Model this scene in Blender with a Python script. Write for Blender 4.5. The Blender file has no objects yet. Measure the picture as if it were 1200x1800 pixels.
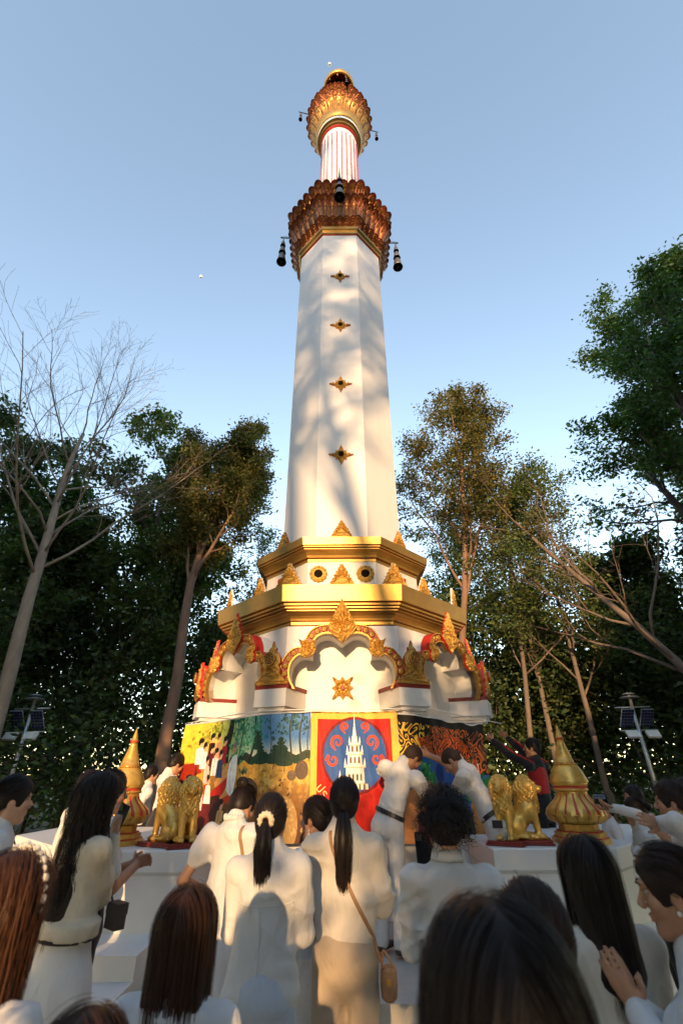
import bpy, math, random
import numpy as np
from mathutils import Vector, Matrix, Quaternion
R = math.radians
C = bpy.context.scene.collection
SC = bpy.context.scene
rng = np.random.default_rng(7)
random.seed(7)

# ------------------------------------------------------------------ camera, sky, sun, exposure
CZ = 1.6
PITCH = R(30)
cam = bpy.data.cameras.new('camera')
co = bpy.data.objects.new('camera', cam); C.objects.link(co)
co.location = (0, 0, CZ)
co.rotation_euler = (Matrix.Rotation(R(90) + PITCH, 3, 'X') @ Matrix.Rotation(R(-0.35), 3, 'Z')).to_euler()
cam.sensor_fit = 'VERTICAL'; cam.sensor_height = 36; cam.lens = 16
cam.clip_start = 0.05; cam.clip_end = 3000
cam.dof.use_dof = True; cam.dof.focus_distance = 6.5; cam.dof.aperture_fstop = 2.8
SC.camera = co
SUN_EL, SUN_AZ = R(11), R(186)          # azimuth clockwise from +Y: behind the camera, a little left
sdir = Vector((math.sin(SUN_AZ) * math.cos(SUN_EL), math.cos(SUN_AZ) * math.cos(SUN_EL), math.sin(SUN_EL)))
w = bpy.data.worlds.new('World'); SC.world = w; w.use_nodes = True
nt = w.node_tree
sky = nt.nodes.new('ShaderNodeTexSky'); sky.sky_type = 'NISHITA'; sky.sun_disc = False
sky.sun_elevation = SUN_EL; sky.sun_rotation = SUN_AZ
sky.air_density = 1.0; sky.dust_density = 0.12; sky.ozone_density = 0.1; sky.altitude = 300
bg = nt.nodes['Background']; bg.inputs['Strength'].default_value = 0.14
hs_ = nt.nodes.new('ShaderNodeHueSaturation'); hs_.inputs['Saturation'].default_value = .94     # hazy, paler blue
nt.links.new(sky.outputs[0], hs_.inputs['Color']); nt.links.new(hs_.outputs[0], bg.inputs[0])
sl = bpy.data.lights.new('sun', 'SUN'); sl.energy = 2.0; sl.angle = R(0.53); sl.color = (1.0, 0.62, 0.30)
so = bpy.data.objects.new('sun', sl); C.objects.link(so)
so.rotation_euler = sdir.to_track_quat('Z', 'Y').to_euler(); so.location = sdir * 60
vs = SC.view_settings
vs.view_transform = 'Standard'; vs.look = 'None'; vs.gamma = 1; vs.exposure = 1.95; vs.use_curve_mapping = False
SC.cycles.max_bounces = 6; SC.cycles.diffuse_bounces = 3; SC.cycles.glossy_bounces = 2
SC.cycles.transmission_bounces = 3; SC.cycles.transparent_max_bounces = 6

# ------------------------------------------------------------------ helpers
def at(x, y, d):
    """world point at depth d (metres along +Y) that the photograph shows at pixel x, y"""
    u = (x - 600) / 800; v = (900 - y) / 800
    c, s = math.cos(PITCH), math.sin(PITCH)
    dy = c - v * s; dz = s + v * c
    k = d / dy
    return Vector((u * k, d, CZ + dz * k))

def mesh(name, V, F, mats=(), smooth=False, midx=None):
    me = bpy.data.meshes.new(name)
    V = np.asarray(V, dtype=np.float32).reshape(-1, 3)
    if isinstance(F, np.ndarray):
        n = F.shape[1]
        me.vertices.add(len(V)); me.vertices.foreach_set('co', V.ravel())
        me.loops.add(F.size); me.loops.foreach_set('vertex_index', F.astype(np.int32).ravel())
        me.polygons.add(len(F)); me.polygons.foreach_set('loop_start', np.arange(0, F.size, n, dtype=np.int32))
        me.update(calc_edges=True)
    else:
        me.from_pydata(V.tolist(), [], F)
    for m in mats: me.materials.append(m)
    if midx is not None: me.polygons.foreach_set('material_index', np.asarray(midx, dtype=np.int32))
    if smooth: me.polygons.foreach_set('use_smooth', np.ones(len(me.polygons), dtype=bool))
    me.update()
    return me

def obj(name, me, parent=None, loc=(0, 0, 0), rot=None):
    o = bpy.data.objects.new(name, me); C.objects.link(o)
    if parent is not None: o.parent = parent
    o.location = loc
    if rot is not None: o.rotation_euler = rot
    return o

def thing(name, label, cat, loc=(0, 0, 0), rz=0, group=None):
    o = bpy.data.objects.new(name, None); C.objects.link(o)
    o.location = loc; o.rotation_euler = (0, 0, rz); o.empty_display_size = .1
    return tag(o, label, cat, group)

def tag(o, label=None, cat=None, group=None, kind=None):
    if label: o['label'] = label
    if cat: o['category'] = cat
    if group: o['group'] = group
    if kind: o['kind'] = kind
    return o

class MB:
    def __init__(s): s.v = []; s.f = []; s.m = []
    def add(s, V, F, m=0):
        n = len(s.v); s.v += [tuple(p) for p in V]; s.f += [tuple(i + n for i in f) for f in F]; s.m += [m] * len(F); return s
    def box(s, c, h, m=0, rot=None):
        V = []
        for dx in (-1, 1):
            for dy in (-1, 1):
                for dz in (-1, 1):
                    p = Vector((dx * h[0], dy * h[1], dz * h[2]))
                    if rot is not None: p = rot @ p
                    V.append(p + Vector(c))
        return s.add(V, [(0, 1, 3, 2), (4, 6, 7, 5), (0, 4, 5, 1), (2, 3, 7, 6), (0, 2, 6, 4), (1, 5, 7, 3)], m)
    def loft(s, prof, n=8, phase=R(22.5), mats=None, cap=True, c=(0, 0)):
        """surface of revolution with n sides; prof = [(R, z)]; facets face -Y when n=8"""
        base = len(s.v)
        for r, z in prof:
            for k in range(n):
                a = phase + k * 2 * math.pi / n
                s.v.append((c[0] + r * math.cos(a), c[1] + r * math.sin(a), z))
        for i in range(len(prof) - 1):
            for k in range(n):
                k2 = (k + 1) % n
                s.f.append((base + i * n + k, base + i * n + k2, base + (i + 1) * n + k2, base + (i + 1) * n + k))
                s.m.append(mats[i] if mats else 0)
        if cap:
            s.f.append(tuple(base + k for k in range(n))[::-1]); s.m.append(mats[0] if mats else 0)
            t = base + (len(prof) - 1) * n
            s.f.append(tuple(t + k for k in range(n))); s.m.append(mats[-1] if mats else 0)
        return s
    def tube(s, pts, rad, n=6, m=0):
        pts = [Vector(p) for p in pts]
        base = len(s.v); N = len(pts)
        if not hasattr(rad, '__len__'): rad = [rad] * N
        up = Vector((0.123, 0.31, 0.94))
        for i, p in enumerate(pts):
            t = (pts[min(i + 1, N - 1)] - pts[max(i - 1, 0)]).normalized()
            a = t.cross(up)
            if a.length < .05: a = t.cross(Vector((1, 0, 0)))
            a.normalize(); b = t.cross(a)
            for k in range(n):
                w_ = 2 * math.pi * k / n
                s.v.append(tuple(p + (a * math.cos(w_) + b * math.sin(w_)) * rad[i]))
        for i in range(N - 1):
            for k in range(n):
                k2 = (k + 1) % n
                s.f.append((base + i * n + k, base + i * n + k2, base + (i + 1) * n + k2, base + (i + 1) * n + k)); s.m.append(m)
        s.f.append(tuple(base + k for k in range(n))[::-1]); s.m.append(m)
        s.f.append(tuple(base + (N - 1) * n + k for k in range(n))); s.m.append(m)
        return s
    def ball(s, c, r, nu=8, nv=6, m=0):
        if not hasattr(r, '__len__'): r = (r, r, r)
        base = len(s.v)
        for j in range(nv + 1):
            ph = math.pi * j / nv
            for i in range(nu):
                th = 2 * math.pi * i / nu
                s.v.append((c[0] + r[0] * math.sin(ph) * math.cos(th), c[1] + r[1] * math.sin(ph) * math.sin(th), c[2] + r[2] * math.cos(ph)))
        for j in range(nv):
            for i in range(nu):
                i2 = (i + 1) % nu
                s.f.append((base + j * nu + i, base + (j + 1) * nu + i, base + (j + 1) * nu + i2, base + j * nu + i2)); s.m.append(m)
        return s
    def xf(s, M, start=0):
        for i in range(start, len(s.v)): s.v[i] = tuple(M @ Vector(s.v[i]))
        return s
    def me(s, name, mats, smooth=False):
        return mesh(name, s.v, s.f, mats if isinstance(mats, (list, tuple)) else [mats], smooth, s.m)
    def build(s, name, mats, parent=None, smooth=False, loc=(0, 0, 0), rot=None):
        return obj(name, s.me(name, mats, smooth), parent, loc, rot)

def cat3(pts, n=6):
    P = [Vector(p) for p in pts]; out = []
    for i in range(len(P) - 1):
        p0 = P[max(i - 1, 0)]; p3 = P[min(i + 2, len(P) - 1)]
        for s_ in range(n):
            t_ = s_ / n
            out.append(.5 * ((2 * P[i]) + (P[i + 1] - p0) * t_ + (2 * p0 - 5 * P[i] + 4 * P[i + 1] - p3) * t_ * t_ + (3 * P[i] - p0 - 3 * P[i + 1] + p3) * t_ ** 3))
    return out + [P[-1]]
def stand(px, py, d, g=.03, extra=.012, vol=1.0):
    extra += .13 * (vol - 1)
    """ground position and height of an upright person whose head top the photograph shows at px, py"""
    p = at(px, py, d); return (p.x, p.y), p.z - g - extra

# ------------------------------------------------------------------ materials
def mat(name, col, rough=.6, metal=0, var=.12, vscale=3, bump=0, bscale=20, bdist=.01, stain_shade=None, stain_shade_scale=1.5, stain_shade_amt=.5,
        sheen=0, spec=.5, stretch=None, sss=0, coords='Object', attr=None):
    m = bpy.data.materials.new(name); m.use_nodes = True
    t = m.node_tree; N = t.nodes; L = t.links
    b = N['Principled BSDF']
    b.inputs['Roughness'].default_value = rough; b.inputs['Metallic'].default_value = metal
    b.inputs['Specular IOR Level'].default_value = spec
    if sheen: b.inputs['Sheen Weight'].default_value = sheen
    if sss:
        b.inputs['Subsurface Weight'].default_value = sss; b.inputs['Subsurface Radius'].default_value = (.02, .008, .005)
        b.inputs['Subsurface Scale'].default_value = .5
    tc = N.new('ShaderNodeTexCoord'); vec = tc.outputs[coords]
    if stretch:
        mp = N.new('ShaderNodeMapping'); mp.inputs['Scale'].default_value = stretch; L.new(vec, mp.inputs['Vector']); vec = mp.outputs[0]
    no = N.new('ShaderNodeTexNoise'); no.inputs['Scale'].default_value = vscale; no.inputs['Detail'].default_value = 6; no.inputs['Roughness'].default_value = .65
    L.new(vec, no.inputs['Vector'])
    mr = N.new('ShaderNodeMapRange'); mr.inputs['From Min'].default_value = .25; mr.inputs['From Max'].default_value = .75
    mr.inputs['To Min'].default_value = 1 - var; mr.inputs['To Max'].default_value = 1 + var
    L.new(no.outputs['Fac'], mr.inputs['Value'])
    mx = N.new('ShaderNodeVectorMath'); mx.operation = 'SCALE'
    if attr:
        at_ = N.new('ShaderNodeAttribute'); at_.attribute_name = attr; L.new(at_.outputs['Color'], mx.inputs[0])
    else: mx.inputs[0].default_value = col[:3]
    L.new(mr.outputs[0], mx.inputs['Scale'])
    colout = mx.outputs[0]
    if stain_shade:  # second tone: real stains, and painted crevice shade on the carved golds
        n2 = N.new('ShaderNodeTexNoise'); n2.inputs['Scale'].default_value = stain_shade_scale; n2.inputs['Detail'].default_value = 8; n2.inputs['Roughness'].default_value = .7
        L.new(vec, n2.inputs['Vector'])
        m2 = N.new('ShaderNodeMapRange'); m2.inputs['From Min'].default_value = .5; m2.inputs['From Max'].default_value = .78
        m2.inputs['To Max'].default_value = stain_shade_amt; L.new(n2.outputs['Fac'], m2.inputs['Value'])
        mi = N.new('ShaderNodeMix'); mi.data_type = 'RGBA'; L.new(m2.outputs[0], mi.inputs[0]); L.new(colout, mi.inputs[6]); mi.inputs[7].default_value = (*stain_shade, 1)
        colout = mi.outputs[2]
    L.new(colout, b.inputs['Base Color'])
    if bump:
        n3 = N.new('ShaderNodeTexNoise'); n3.inputs['Scale'].default_value = bscale; n3.inputs['Detail'].default_value = 5
        L.new(vec, n3.inputs['Vector'])
        bp = N.new('ShaderNodeBump'); bp.inputs['Strength'].default_value = bump; bp.inputs['Distance'].default_value = bdist
        L.new(n3.outputs['Fac'], bp.inputs['Height']); L.new(bp.outputs[0], b.inputs['Normal'])
    return m

def leafmat(name, col, var=.45, trans=.35):
    m = bpy.data.materials.new(name); m.use_nodes = True
    t = m.node_tree; N = t.nodes; L = t.links
    for n in list(N):
        if n.type == 'BSDF_PRINCIPLED': N.remove(n)
    at_ = N.new('ShaderNodeAttribute'); at_.attribute_name = 'tint'
    mx = N.new('ShaderNodeVectorMath'); mx.operation = 'MULTIPLY'; mx.inputs[0].default_value = col; L.new(at_.outputs['Color'], mx.inputs[1])
    d = N.new('ShaderNodeBsdfPrincipled'); d.inputs['Roughness'].default_value = .55; d.inputs['Specular IOR Level'].default_value = .35
    tr = N.new('ShaderNodeBsdfTranslucent'); L.new(mx.outputs[0], d.inputs['Base Color'])
    m2 = N.new('ShaderNodeVectorMath'); m2.operation = 'MULTIPLY'; m2.inputs[1].default_value = (1.3, 1.5, .5); L.new(mx.outputs[0], m2.inputs[0]); L.new(m2.outputs[0], tr.inputs['Color'])
    ms = N.new('ShaderNodeMixShader'); ms.inputs[0].default_value = trans
    L.new(d.outputs[0], ms.inputs[1]); L.new(tr.outputs[0], ms.inputs[2])
    L.new(ms.outputs[0], N['Material Output'].inputs['Surface'])
    return m

M = {}
M['white'] = mat('white_paint', (.71, .70, .68), .55, var=.04, vscale=2.5, bump=.15, bscale=60, bdist=.004, stain_shade=(.55, .52, .46), stain_shade_scale=2.2, stain_shade_amt=.28)
M['shaft'] = mat('shaft_white', (.71, .715, .72), .5, var=.03, vscale=1.5, bump=.12, bscale=25, bdist=.004, stain_shade=(.52, .49, .43), stain_shade_scale=2.6, stain_shade_amt=.38, stretch=(1, 1, .16))
M['gold'] = mat('gold_paint', (.48, .275, .065), .38, .7, var=.16, vscale=4, bump=.12, bscale=35, bdist=.006, stain_shade=(.36, .2, .04), stain_shade_scale=3, stain_shade_amt=.35)
M['goldcarve'] = mat('carved_gold', (.62, .37, .08), .42, .55, var=.3, vscale=25, bump=.9, bscale=55, bdist=.02, stain_shade=(.22, .06, .02), stain_shade_scale=30, stain_shade_amt=.8)  # dark red blotches in the colour stand in for shaded carving crevices
M['goldbrown'] = mat('aged_gold', (.27, .078, .026), .45, .45, var=.35, vscale=14, bump=.5, bscale=30, bdist=.02, stain_shade=(.16, .03, .015), stain_shade_scale=16, stain_shade_amt=.8)
M['gold_amber'] = mat('amber_gold', (.40, .19, .035), .4, .6, var=.25, vscale=8, bump=.2, bscale=30, bdist=.01, stain_shade=(.2, .06, .015), stain_shade_scale=9, stain_shade_amt=.6)
M['red'] = mat('red_paint', (.42, .022, .012), .5, var=.2, vscale=6, bump=.1, bscale=40, bdist=.004)
M['darkred'] = mat('dark_red_paint', (.2, .018, .012), .55, var=.2, vscale=6)
M['stripe'] = mat('groove_paint', (.34, .03, .045), .55, var=.2, vscale=6)
M['black'] = mat('black_iron', (.014, .013, .013), .45, .3, var=.3, vscale=12)
M['iron_grey'] = mat('dull_metal', (.16, .15, .14), .5, .6, var=.3, vscale=9)
M['steel'] = mat('galvanised_steel', (.45, .47, .47), .4, .7, var=.15, vscale=8)
# ------------------------------------------------------------------ setting: ground, paving
TX, TY = 0.0, 8.35
def ground_height(x, y):
    return 0
g = MB()
n = 44
gx = np.concatenate([-np.geomspace(700, 14, 14), np.linspace(-12, 12, 25), np.geomspace(14, 700, 14)])
gy = np.concatenate([-np.geomspace(500, 14, 12), np.linspace(-10, 24, 35), np.geomspace(27, 900, 14)])
V = []
for y_ in gy:
    for x_ in gx:
        far = max(0, max(abs(x_) - 8, y_ - 16, -y_ - 8))
        z_ = -0.02 + (0.05 * math.sin(x_ * 1.7) * math.cos(y_ * 1.3) + .1 * math.sin(x_ * .31 + 1)) * min(1, far / 10)
        V.append((x_, y_, z_))
W_ = len(gx)
F = [(j * W_ + i, j * W_ + i + 1, (j + 1) * W_ + i + 1, (j + 1) * W_ + i) for j in range(len(gy) - 1) for i in range(W_ - 1)]
M['soil'] = mat('soil', (.11, .075, .045), .95, var=.4, vscale=2.2, bump=.6, bscale=9, bdist=.05, stain_shade=(.05, .055, .022), stain_shade_scale=.6, stain_shade_amt=.8)
M['paving'] = mat('paving', (.42, .39, .34), .8, var=.15, vscale=3, bump=.3, bscale=30, bdist=.006, stain_shade=(.25, .22, .18), stain_shade_scale=1.4, stain_shade_amt=.5)
tag(obj('ground', mesh('ground', V, F, [M['soil']], True)), kind='structure')
pv = MB()
pv.box((0, 1.5, -.005), (6.5, 8.5, .02))
pvo = tag(pv.build('pavement', M['paving']), kind='structure')
# paving slabs, laid as single pieces
slab = MB(); slab.box((0, 0, 0), (.292, .292, .008)); slabme = slab.me('slab', M['paving'])
for i in range(12):
    for j in range(9):
        x_, y_ = -3.3 + .6 * i, .1 + .6 * j
        if y_ > 4.2 and abs(x_) < 2.6: continue
        o = bpy.data.objects.new('slab', slabme); C.objects.link(o); o.parent = pvo
        o.location = (x_, y_, .02 + random.uniform(-.0015, .0015))

# ------------------------------------------------------------------ the tower
T = thing('tower', 'tall white eight sided tower with gold cornices, arches and lotus capitals', 'tower', (TX, TY, 0))
def facet(k):
    """matrix from facet frame (u right seen from outside, n outward, z up) to tower frame; k=0 faces the camera"""
    a = k * math.pi / 4
    return Matrix.Rotation(a, 4, 'Z')        # facet frame: u=+X, outward=-Y
GOLD = [M['gold'], M['darkred']]

# terrace below, stair well in front
def corner(k, Rr): a = R(-90 + 22.5 + 45 * k); return Vector((Rr * math.cos(a), Rr * math.sin(a), 0))
b = MB(); b.loft([(2.12, .9), (2.12, 1.02), (1.96, 1.06), (1.93, 1.2), (1.93, 2.14), (2.0, 2.16), (2.0, 2.25), (1.95, 2.27), (1.935, 2.35), (1.935, 3.3)])
b.build('base_wall', M['white'], T)
b = MB(); b.loft([(2.0, 2.13), (2.035, 2.14), (2.035, 2.235), (2.0, 2.245)], cap=False); b.build('frieze', M['goldcarve'], T)

# carved plaques -------------------------------------------------
def plaque(out, th, hf, mats, rings=9, back=True, sub=1, cen=None):
    """relief: outline in (u,z), thickness th towards -Y, carved height hf(u,z,edge)"""
    P = [Vector((p[0], p[1])) for p in out]
    if sub > 1:
        Q = []
        for i in range(len(P)):
            for s in range(sub): Q.append(P[i].lerp(P[(i + 1) % len(P)], s / sub))
        P = Q
    n = len(P)
    c = Vector(cen) if cen else sum(P, Vector((0, 0))) / n
    mb = MB(); V = []
    for p in P: V.append((p.x, 0, p.y))
    for r in range(rings):
        k = r / rings
        for p in P:
            q = p.lerp(c, k)
            e = min(1, k * 3)
            V.append((q.x, -(th * (.55 + .45 * e) + hf(q.x, q.y, k)), q.y))
    V.append((c.x, -(th + hf(c.x, c.y, 1)), c.y))
    F = []; mi = []
    for r in range(rings):
        for i in range(n):
            j = (i + 1) % n
            F.append((r * n + i, r * n + j, (r + 1) * n + j, (r + 1) * n + i)); mi.append(1 if r == 0 else 0)
    for i in range(n):
        F.append((rings * n + i, rings * n + (i + 1) % n, len(V) - 1)); mi.append(0)
    F.append(tuple(range(n))[::-1]); mi.append(1)
    mb.v, mb.f, mb.m = V, F, mi
    return mb
def kanok(sc, amp):
    def h(u, z, k):
        # interlocking scrolls: rings around jittered centres on a staggered lattice
        a = u * sc; b_ = z * sc
        row = math.floor(b_); off = .5 * (row % 2)
        fu = a + off - math.floor(a + off) - .5; fz = b_ - row - .5
        d = math.hypot(fu, fz)
        an = math.atan2(fz, fu)
        return amp * (.5 + .5 * math.cos(d * 14 + an)) * (1 - .4 * d) - amp * .5
    return h
def tri_out(w, h, steps=7):
    """flame edged triangular antefix outline"""
    L_ = []
    for i in range(steps):
        t = i / steps
        x = w / 2 * (1 - t) ** .92; z = h * t
        L_.append((x, z)); L_.append((x * .93 - .002, z + h / steps * .45))
        L_.append((x * 1.0 - .002, z + h / steps * .75))
    return L_ + [(0.006, h)] + [(-0.006, h)] + [(-x, z) for x, z in reversed(L_)]

# arch bays ------------------------------------------------------
def cat(pts, n=8):
    P = [Vector(p) for p in pts]; out = []
    for i in range(len(P) - 1):
        p0 = P[i - 1] if i > 0 else P[i] * 2 - P[i + 1]
        p3 = P[i + 2] if i + 2 < len(P) else P[i + 1] * 2 - P[i]
        for s in range(n):
            t = s / n
            out.append(.5 * ((2 * P[i]) + (P[i + 1] - p0) * t + (2 * p0 - 5 * P[i] + 4 * P[i + 1] - p3) * t * t + (3 * P[i] - p0 - 3 * P[i + 1] + p3) * t ** 3))
    out.append(P[-1]); return out
in_lo = cat([(-.61, 2.55), (-.684, 2.70), (-.668, 2.87), (-.56, 2.975), (-.40, 2.975)])
in_hi = cat([(-.40, 2.975), (-.40, 3.10), (-.325, 3.215), (-.17, 3.25), (0, 3.15)])
inner = in_lo + in_hi[1:]
inner = inner + [Vector((-p.x, p.y)) for p in reversed(inner[:-1])]
ou_lo = cat([(-.775, 2.55), (-.815, 2.70), (-.80, 2.89), (-.68, 3.05), (-.52, 3.09)])
ou_hi = cat([(-.52, 3.09), (-.50, 3.19), (-.40, 3.33), (-.2, 3.385), (0, 3.36)])
outer = ou_lo + ou_hi[1:]
outer = outer + [Vector((-p.x, p.y)) for p in reversed(outer[:-1])]
AF, AB, AW = 2.19, 1.79, 1.90
def strip(A, B, ya, yb):
    V = [(p.x, ya, p.y) for p in A] + [(p.x, yb, p.y) for p in B]; n = len(A)
    return V, [(i, i + 1, n + i + 1, n + i) for i in range(n - 1)]
def mix(t): return [a.lerp(b_, t) for a, b_ in zip(inner, outer)]
vault = MB()
vault.add(*strip(inner, inner, -AF + .02, -AB + .02))                 # jamb and soffit
vault.add(*strip(outer, outer, -AB, -AF + .11))                        # outer shell
rect = []
for p in outer:                                                         # spandrel wall
    rect.append(Vector((max(-.786, min(.786, p.x * 1.6)), max(p.y, min(3.44, 2.9 + (p.y - 2.8) * 1.5)))))
for q, p in zip(rect, outer): q.y = 3.44 if p.y > 3.1 else q.y
vault.add(*strip(outer, rect, -AW, -AW))
vaultme = vault.me('arch_vault', M['white'], False)
ringb = MB()
ringb.add(*strip(mix(.0), mix(.0), -AF - .02, -AF + .1), 1)
ringb.add(*strip(mix(0), mix(.14), -AF - .035, -AF - .035), 1)
ringb.add(*strip(mix(.14), mix(.14), -AF - .035, -AF - .01), 1)
ringb.add(*strip(mix(.14), mix(.84), -AF - .01, -AF - .01), 0)
ringb.add(*strip(mix(.84), mix(.84), -AF - .01, -AF - .035), 1)
ringb.add(*strip(mix(.84), mix(.93), -AF - .035, -AF - .035), 1)
ringb.add(*strip(mix(.93), mix(1), -AF - .035, -AF), 0)
ringb.add(*strip(mix(1), mix(1), -AF, -AF + .12), 0)
ringb.add(*strip(mix(0), mix(0), -AF - .035, -AF - .02), 1)
for e in (0, -1):                                                       # close the feet
    a, o_ = inner[e], outer[e]
    ringb.add([(a.x, -AF - .035, a.y), (o_.x, -AF - .035, o_.y), (o_.x, -AF + .12, o_.y), (a.x, -AF + .12, a.y)], [(0, 1, 2, 3)], 0)
ringme = ringb.me('arch_ring', [M['red'], M['gold']], False)
def arclen(P):
    d = [0]
    for i in range(len(P) - 1): d.append(d[-1] + (P[i + 1] - P[i]).length)
    return d
def along(P, step, start=0):
    d = arclen(P); out = []; s = start
    while s < d[-1]:
        i = max(k for k in range(len(d)) if d[k] <= s); i = min(i, len(P) - 2)
        out.append(P[i].lerp(P[i + 1], (s - d[i]) / max(1e-6, d[i + 1] - d[i]))); s += step
    return out
beads = MB()
for tt, st in ((.07, .022), (.885, .022)):
    for p in along(mix(tt), st, .01): beads.ball((p.x, -AF - .036, p.y), .0095, 5, 3)
beadme = beads.me('bead_trim', M['gold'], True)
ros = MB()
ros.tube([(0, .004, 0), (0, -.012, 0), (0, -.022, 0)], [.043, .043, .03], 12)
for k in range(8):
    a = k * math.pi / 4; ros.ball((.028 * math.cos(a), -.018, .028 * math.sin(a)), (.010, .010, .010), 5, 4)
ros.ball((0, -.022, 0), .014, 6, 4)
rosme = ros.me('rosette', M['gold'], True)
rospos = [p for p in along(mix(.49), .098, .1)]
pin_out = [(.0, 3.11), (.06, 3.17), (.14, 3.24), (.205, 3.335), (.19, 3.36), (.165, 3.395), (.175, 3.43), (.135, 3.45), (.12, 3.49), (.10, 3.52), (.105, 3.56), (.07, 3.58), (.065, 3.615), (.035, 3.64), (.03, 3.67), (0, 3.74)]
pin_out = pin_out + [(-x, z) for x, z in reversed(pin_out[1:-1])]
pinme = plaque(pin_out, .07, kanok(14, .035), [0], 10, sub=2, cen=(0, 3.36)).xf(Matrix.Translation((0, -AF - .03, 0))).me('pinnacle', [M['goldcarve'], M['red']], False)
cusp_out = [(-.02, -.10), (.08, -.09), (.10, -.02), (.075, .03), (.10, .07), (.125, .14), (.06, .115), (.02, .14), (-.03, .11), (-.10, .135), (-.095, .06), (-.115, .0), (-.07, -.06)]
cuspm = plaque(cusp_out, .075, kanok(18, .03), [0], 8, sub=3)
cuspme = cuspm.me('cusp_ornament', [M['goldcarve'], M['red']], False)
star_out = []
for k in range(16):
    a = k * math.pi / 8
    r_ = (.205 if k % 4 == 2 else .15 if k % 4 == 0 else .105)
    star_out.append((r_ * math.cos(a), r_ * math.sin(a)))
def starh(u, z, k):
    r_ = math.hypot(u, z); a = math.atan2(z, u)
    return .016 * math.cos(a * 8) * min(1, r_ / .05) + .02 * math.cos(r_ * 70)
starme = plaque(star_out, .03, starh, [0], 10, sub=3, cen=(0, 0)).me('star_ornament', [M['goldcarve'], M['gold']], False)
hole = MB(); hole.tube([(0, 0, 0), (0, -.056, 0)], [.034, .03], 12); starhole = hole.me('star_centre', M['darkred'])
for k in range(8):
    F_ = facet(k)
    vis = k in (0, 1, 2, 6, 7)
    o = obj('arch_vault', vaultme, T); o.matrix_local = F_
    o = obj('arch_ring', ringme, T); o.matrix_local = F_
    if not vis: continue
    tag(obj('bead_trim', beadme, o), kind='stuff')
    for p in rospos:
        if abs(p.x) < .17 and p.y > 3.2 or abs(abs(p.x) - .46) < .07 and 2.95 < p.y < 3.15: continue
        q = obj('rosette', rosme, o, (p.x, -AF - .012, p.y))
    obj('pinnacle', pinme, o)
    for s in (-1, 1):
        q = obj('cusp_ornament', cuspme, o, (s * .455, -AF - .03, 3.03)); q.scale = (s, 1, 1)
    if k: continue
    st = obj('star_ornament', starme, T); st.matrix_local = F_ @ Matrix.Translation((0, -AB - .015, 2.62))
    obj('star_centre', starhole, st)

# corbels and wheel ornaments at the corners ----------------------
cb = MB()
cb.box((0, -1.95, 2.445), (.228, .45, .105)); cb.box((0, -1.92, 2.315), (.185, .43, .025)); cb.box((0, -1.9, 2.275), (.15, .42, .02))
cbme = cb.me('corbel', M['white'])
pl = MB(); pl.box((0, -2.02, 2.575), (.24, .36, .024)); plme = pl.me('plinth', M['darkred'])
wb_out = [(-.24, 0), (-.235, .04), (-.19, .06), (-.175, .10), (-.12, .12), (-.125, .18), (-.105, .225), (-.13, .26), (-.12, .33), (-.085, .385), (-.05, .425), (-.055, .46), (-.025, .48), (0, .555)]
wb_out = wb_out + [(-x, z) for x, z in reversed(wb_out[:-1])]
def wbh(u, z, k):
    if z < .2: return kanok(17, .035)(u, z, k)
    return .012 * math.cos((math.hypot(u, z - .3)) * 90)
wbm = plaque(wb_out, .07, wbh, [0], 10, sub=2, cen=(0, .16))
wbme = wbm.me('corner_ornament', [M['goldcarve'], M['red']], False)
wh = MB()
for r_, t_ in ((.078, .012), (.05, .006), (.02, .01)):
    ring = [(r_ * math.cos(a), 0, r_ * math.sin(a)) for a in np.linspace(0, 2 * math.pi, 25)]
    wh.tube(ring, t_, 5)
for k in range(8):
    a = k * math.pi / 4; wh.tube([(.015 * math.cos(a), 0, .015 * math.sin(a)), (.078 * math.cos(a), 0, .078 * math.sin(a))], [.004, .007], 4)
whme = wh.me('wheel', M['gold'], True)
wd = MB(); wd.tube([(0, .03, 0), (0, .0, 0)], .078, 20); wdme = wd.me('wheel_disc', M['darkred'])
for k in range(8):
    F_ = Matrix.Rotation(R(22.5 + 45 * k), 4, 'Z')
    o = obj('corbel', cbme, T); o.matrix_local = F_
    obj('plinth', plme, o)
    if k in (3, 4): continue
    q = obj('corner_ornament', wbme, T); q.matrix_local = F_ @ Matrix.Translation((0, -2.36, 2.6))
    obj('wheel', whme, q, (0, -.115, .31)); obj('wheel_disc', wdme, q, (0, -.105, .31))

# big cornice -----------------------------------------------------
def cornice(name, prof, mats):
    m_ = MB(); m_.loft(prof, mats=mats); return m_.build(name, [M['gold'], M['darkred'], M['white']], T)
pr = [(1.6, 3.40), (1.86, 3.40), (1.92, 3.425), (1.92, 3.475), (1.90, 3.478), (1.90, 3.487), (1.945, 3.49), (1.95, 3.53), (1.93, 3.533), (1.93, 3.54), (1.965, 3.545),
      (1.975, 3.575), (2.0, 3.61), (2.05, 3.64), (2.10, 3.655), (2.10, 3.668), (2.09, 3.67), (2.09, 3.678), (2.15, 3.682), (2.15, 3.70), (2.135, 3.703), (2.135, 3.712),
      (2.185, 3.716), (2.19, 3.742), (2.175, 3.745), (2.175, 3.755), (2.235, 3.76), (2.262, 4.0), (1.4, 4.02)]
dk = {4, 8, 16, 20, 24}
cornice('cornice', pr, [1 if i in dk else 0 for i in range(len(pr) - 1)])
b = MB(); b.loft([(1.46, 4.0), (1.465, 4.69)], cap=False); b.build('drum', M['white'], T)
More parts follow.
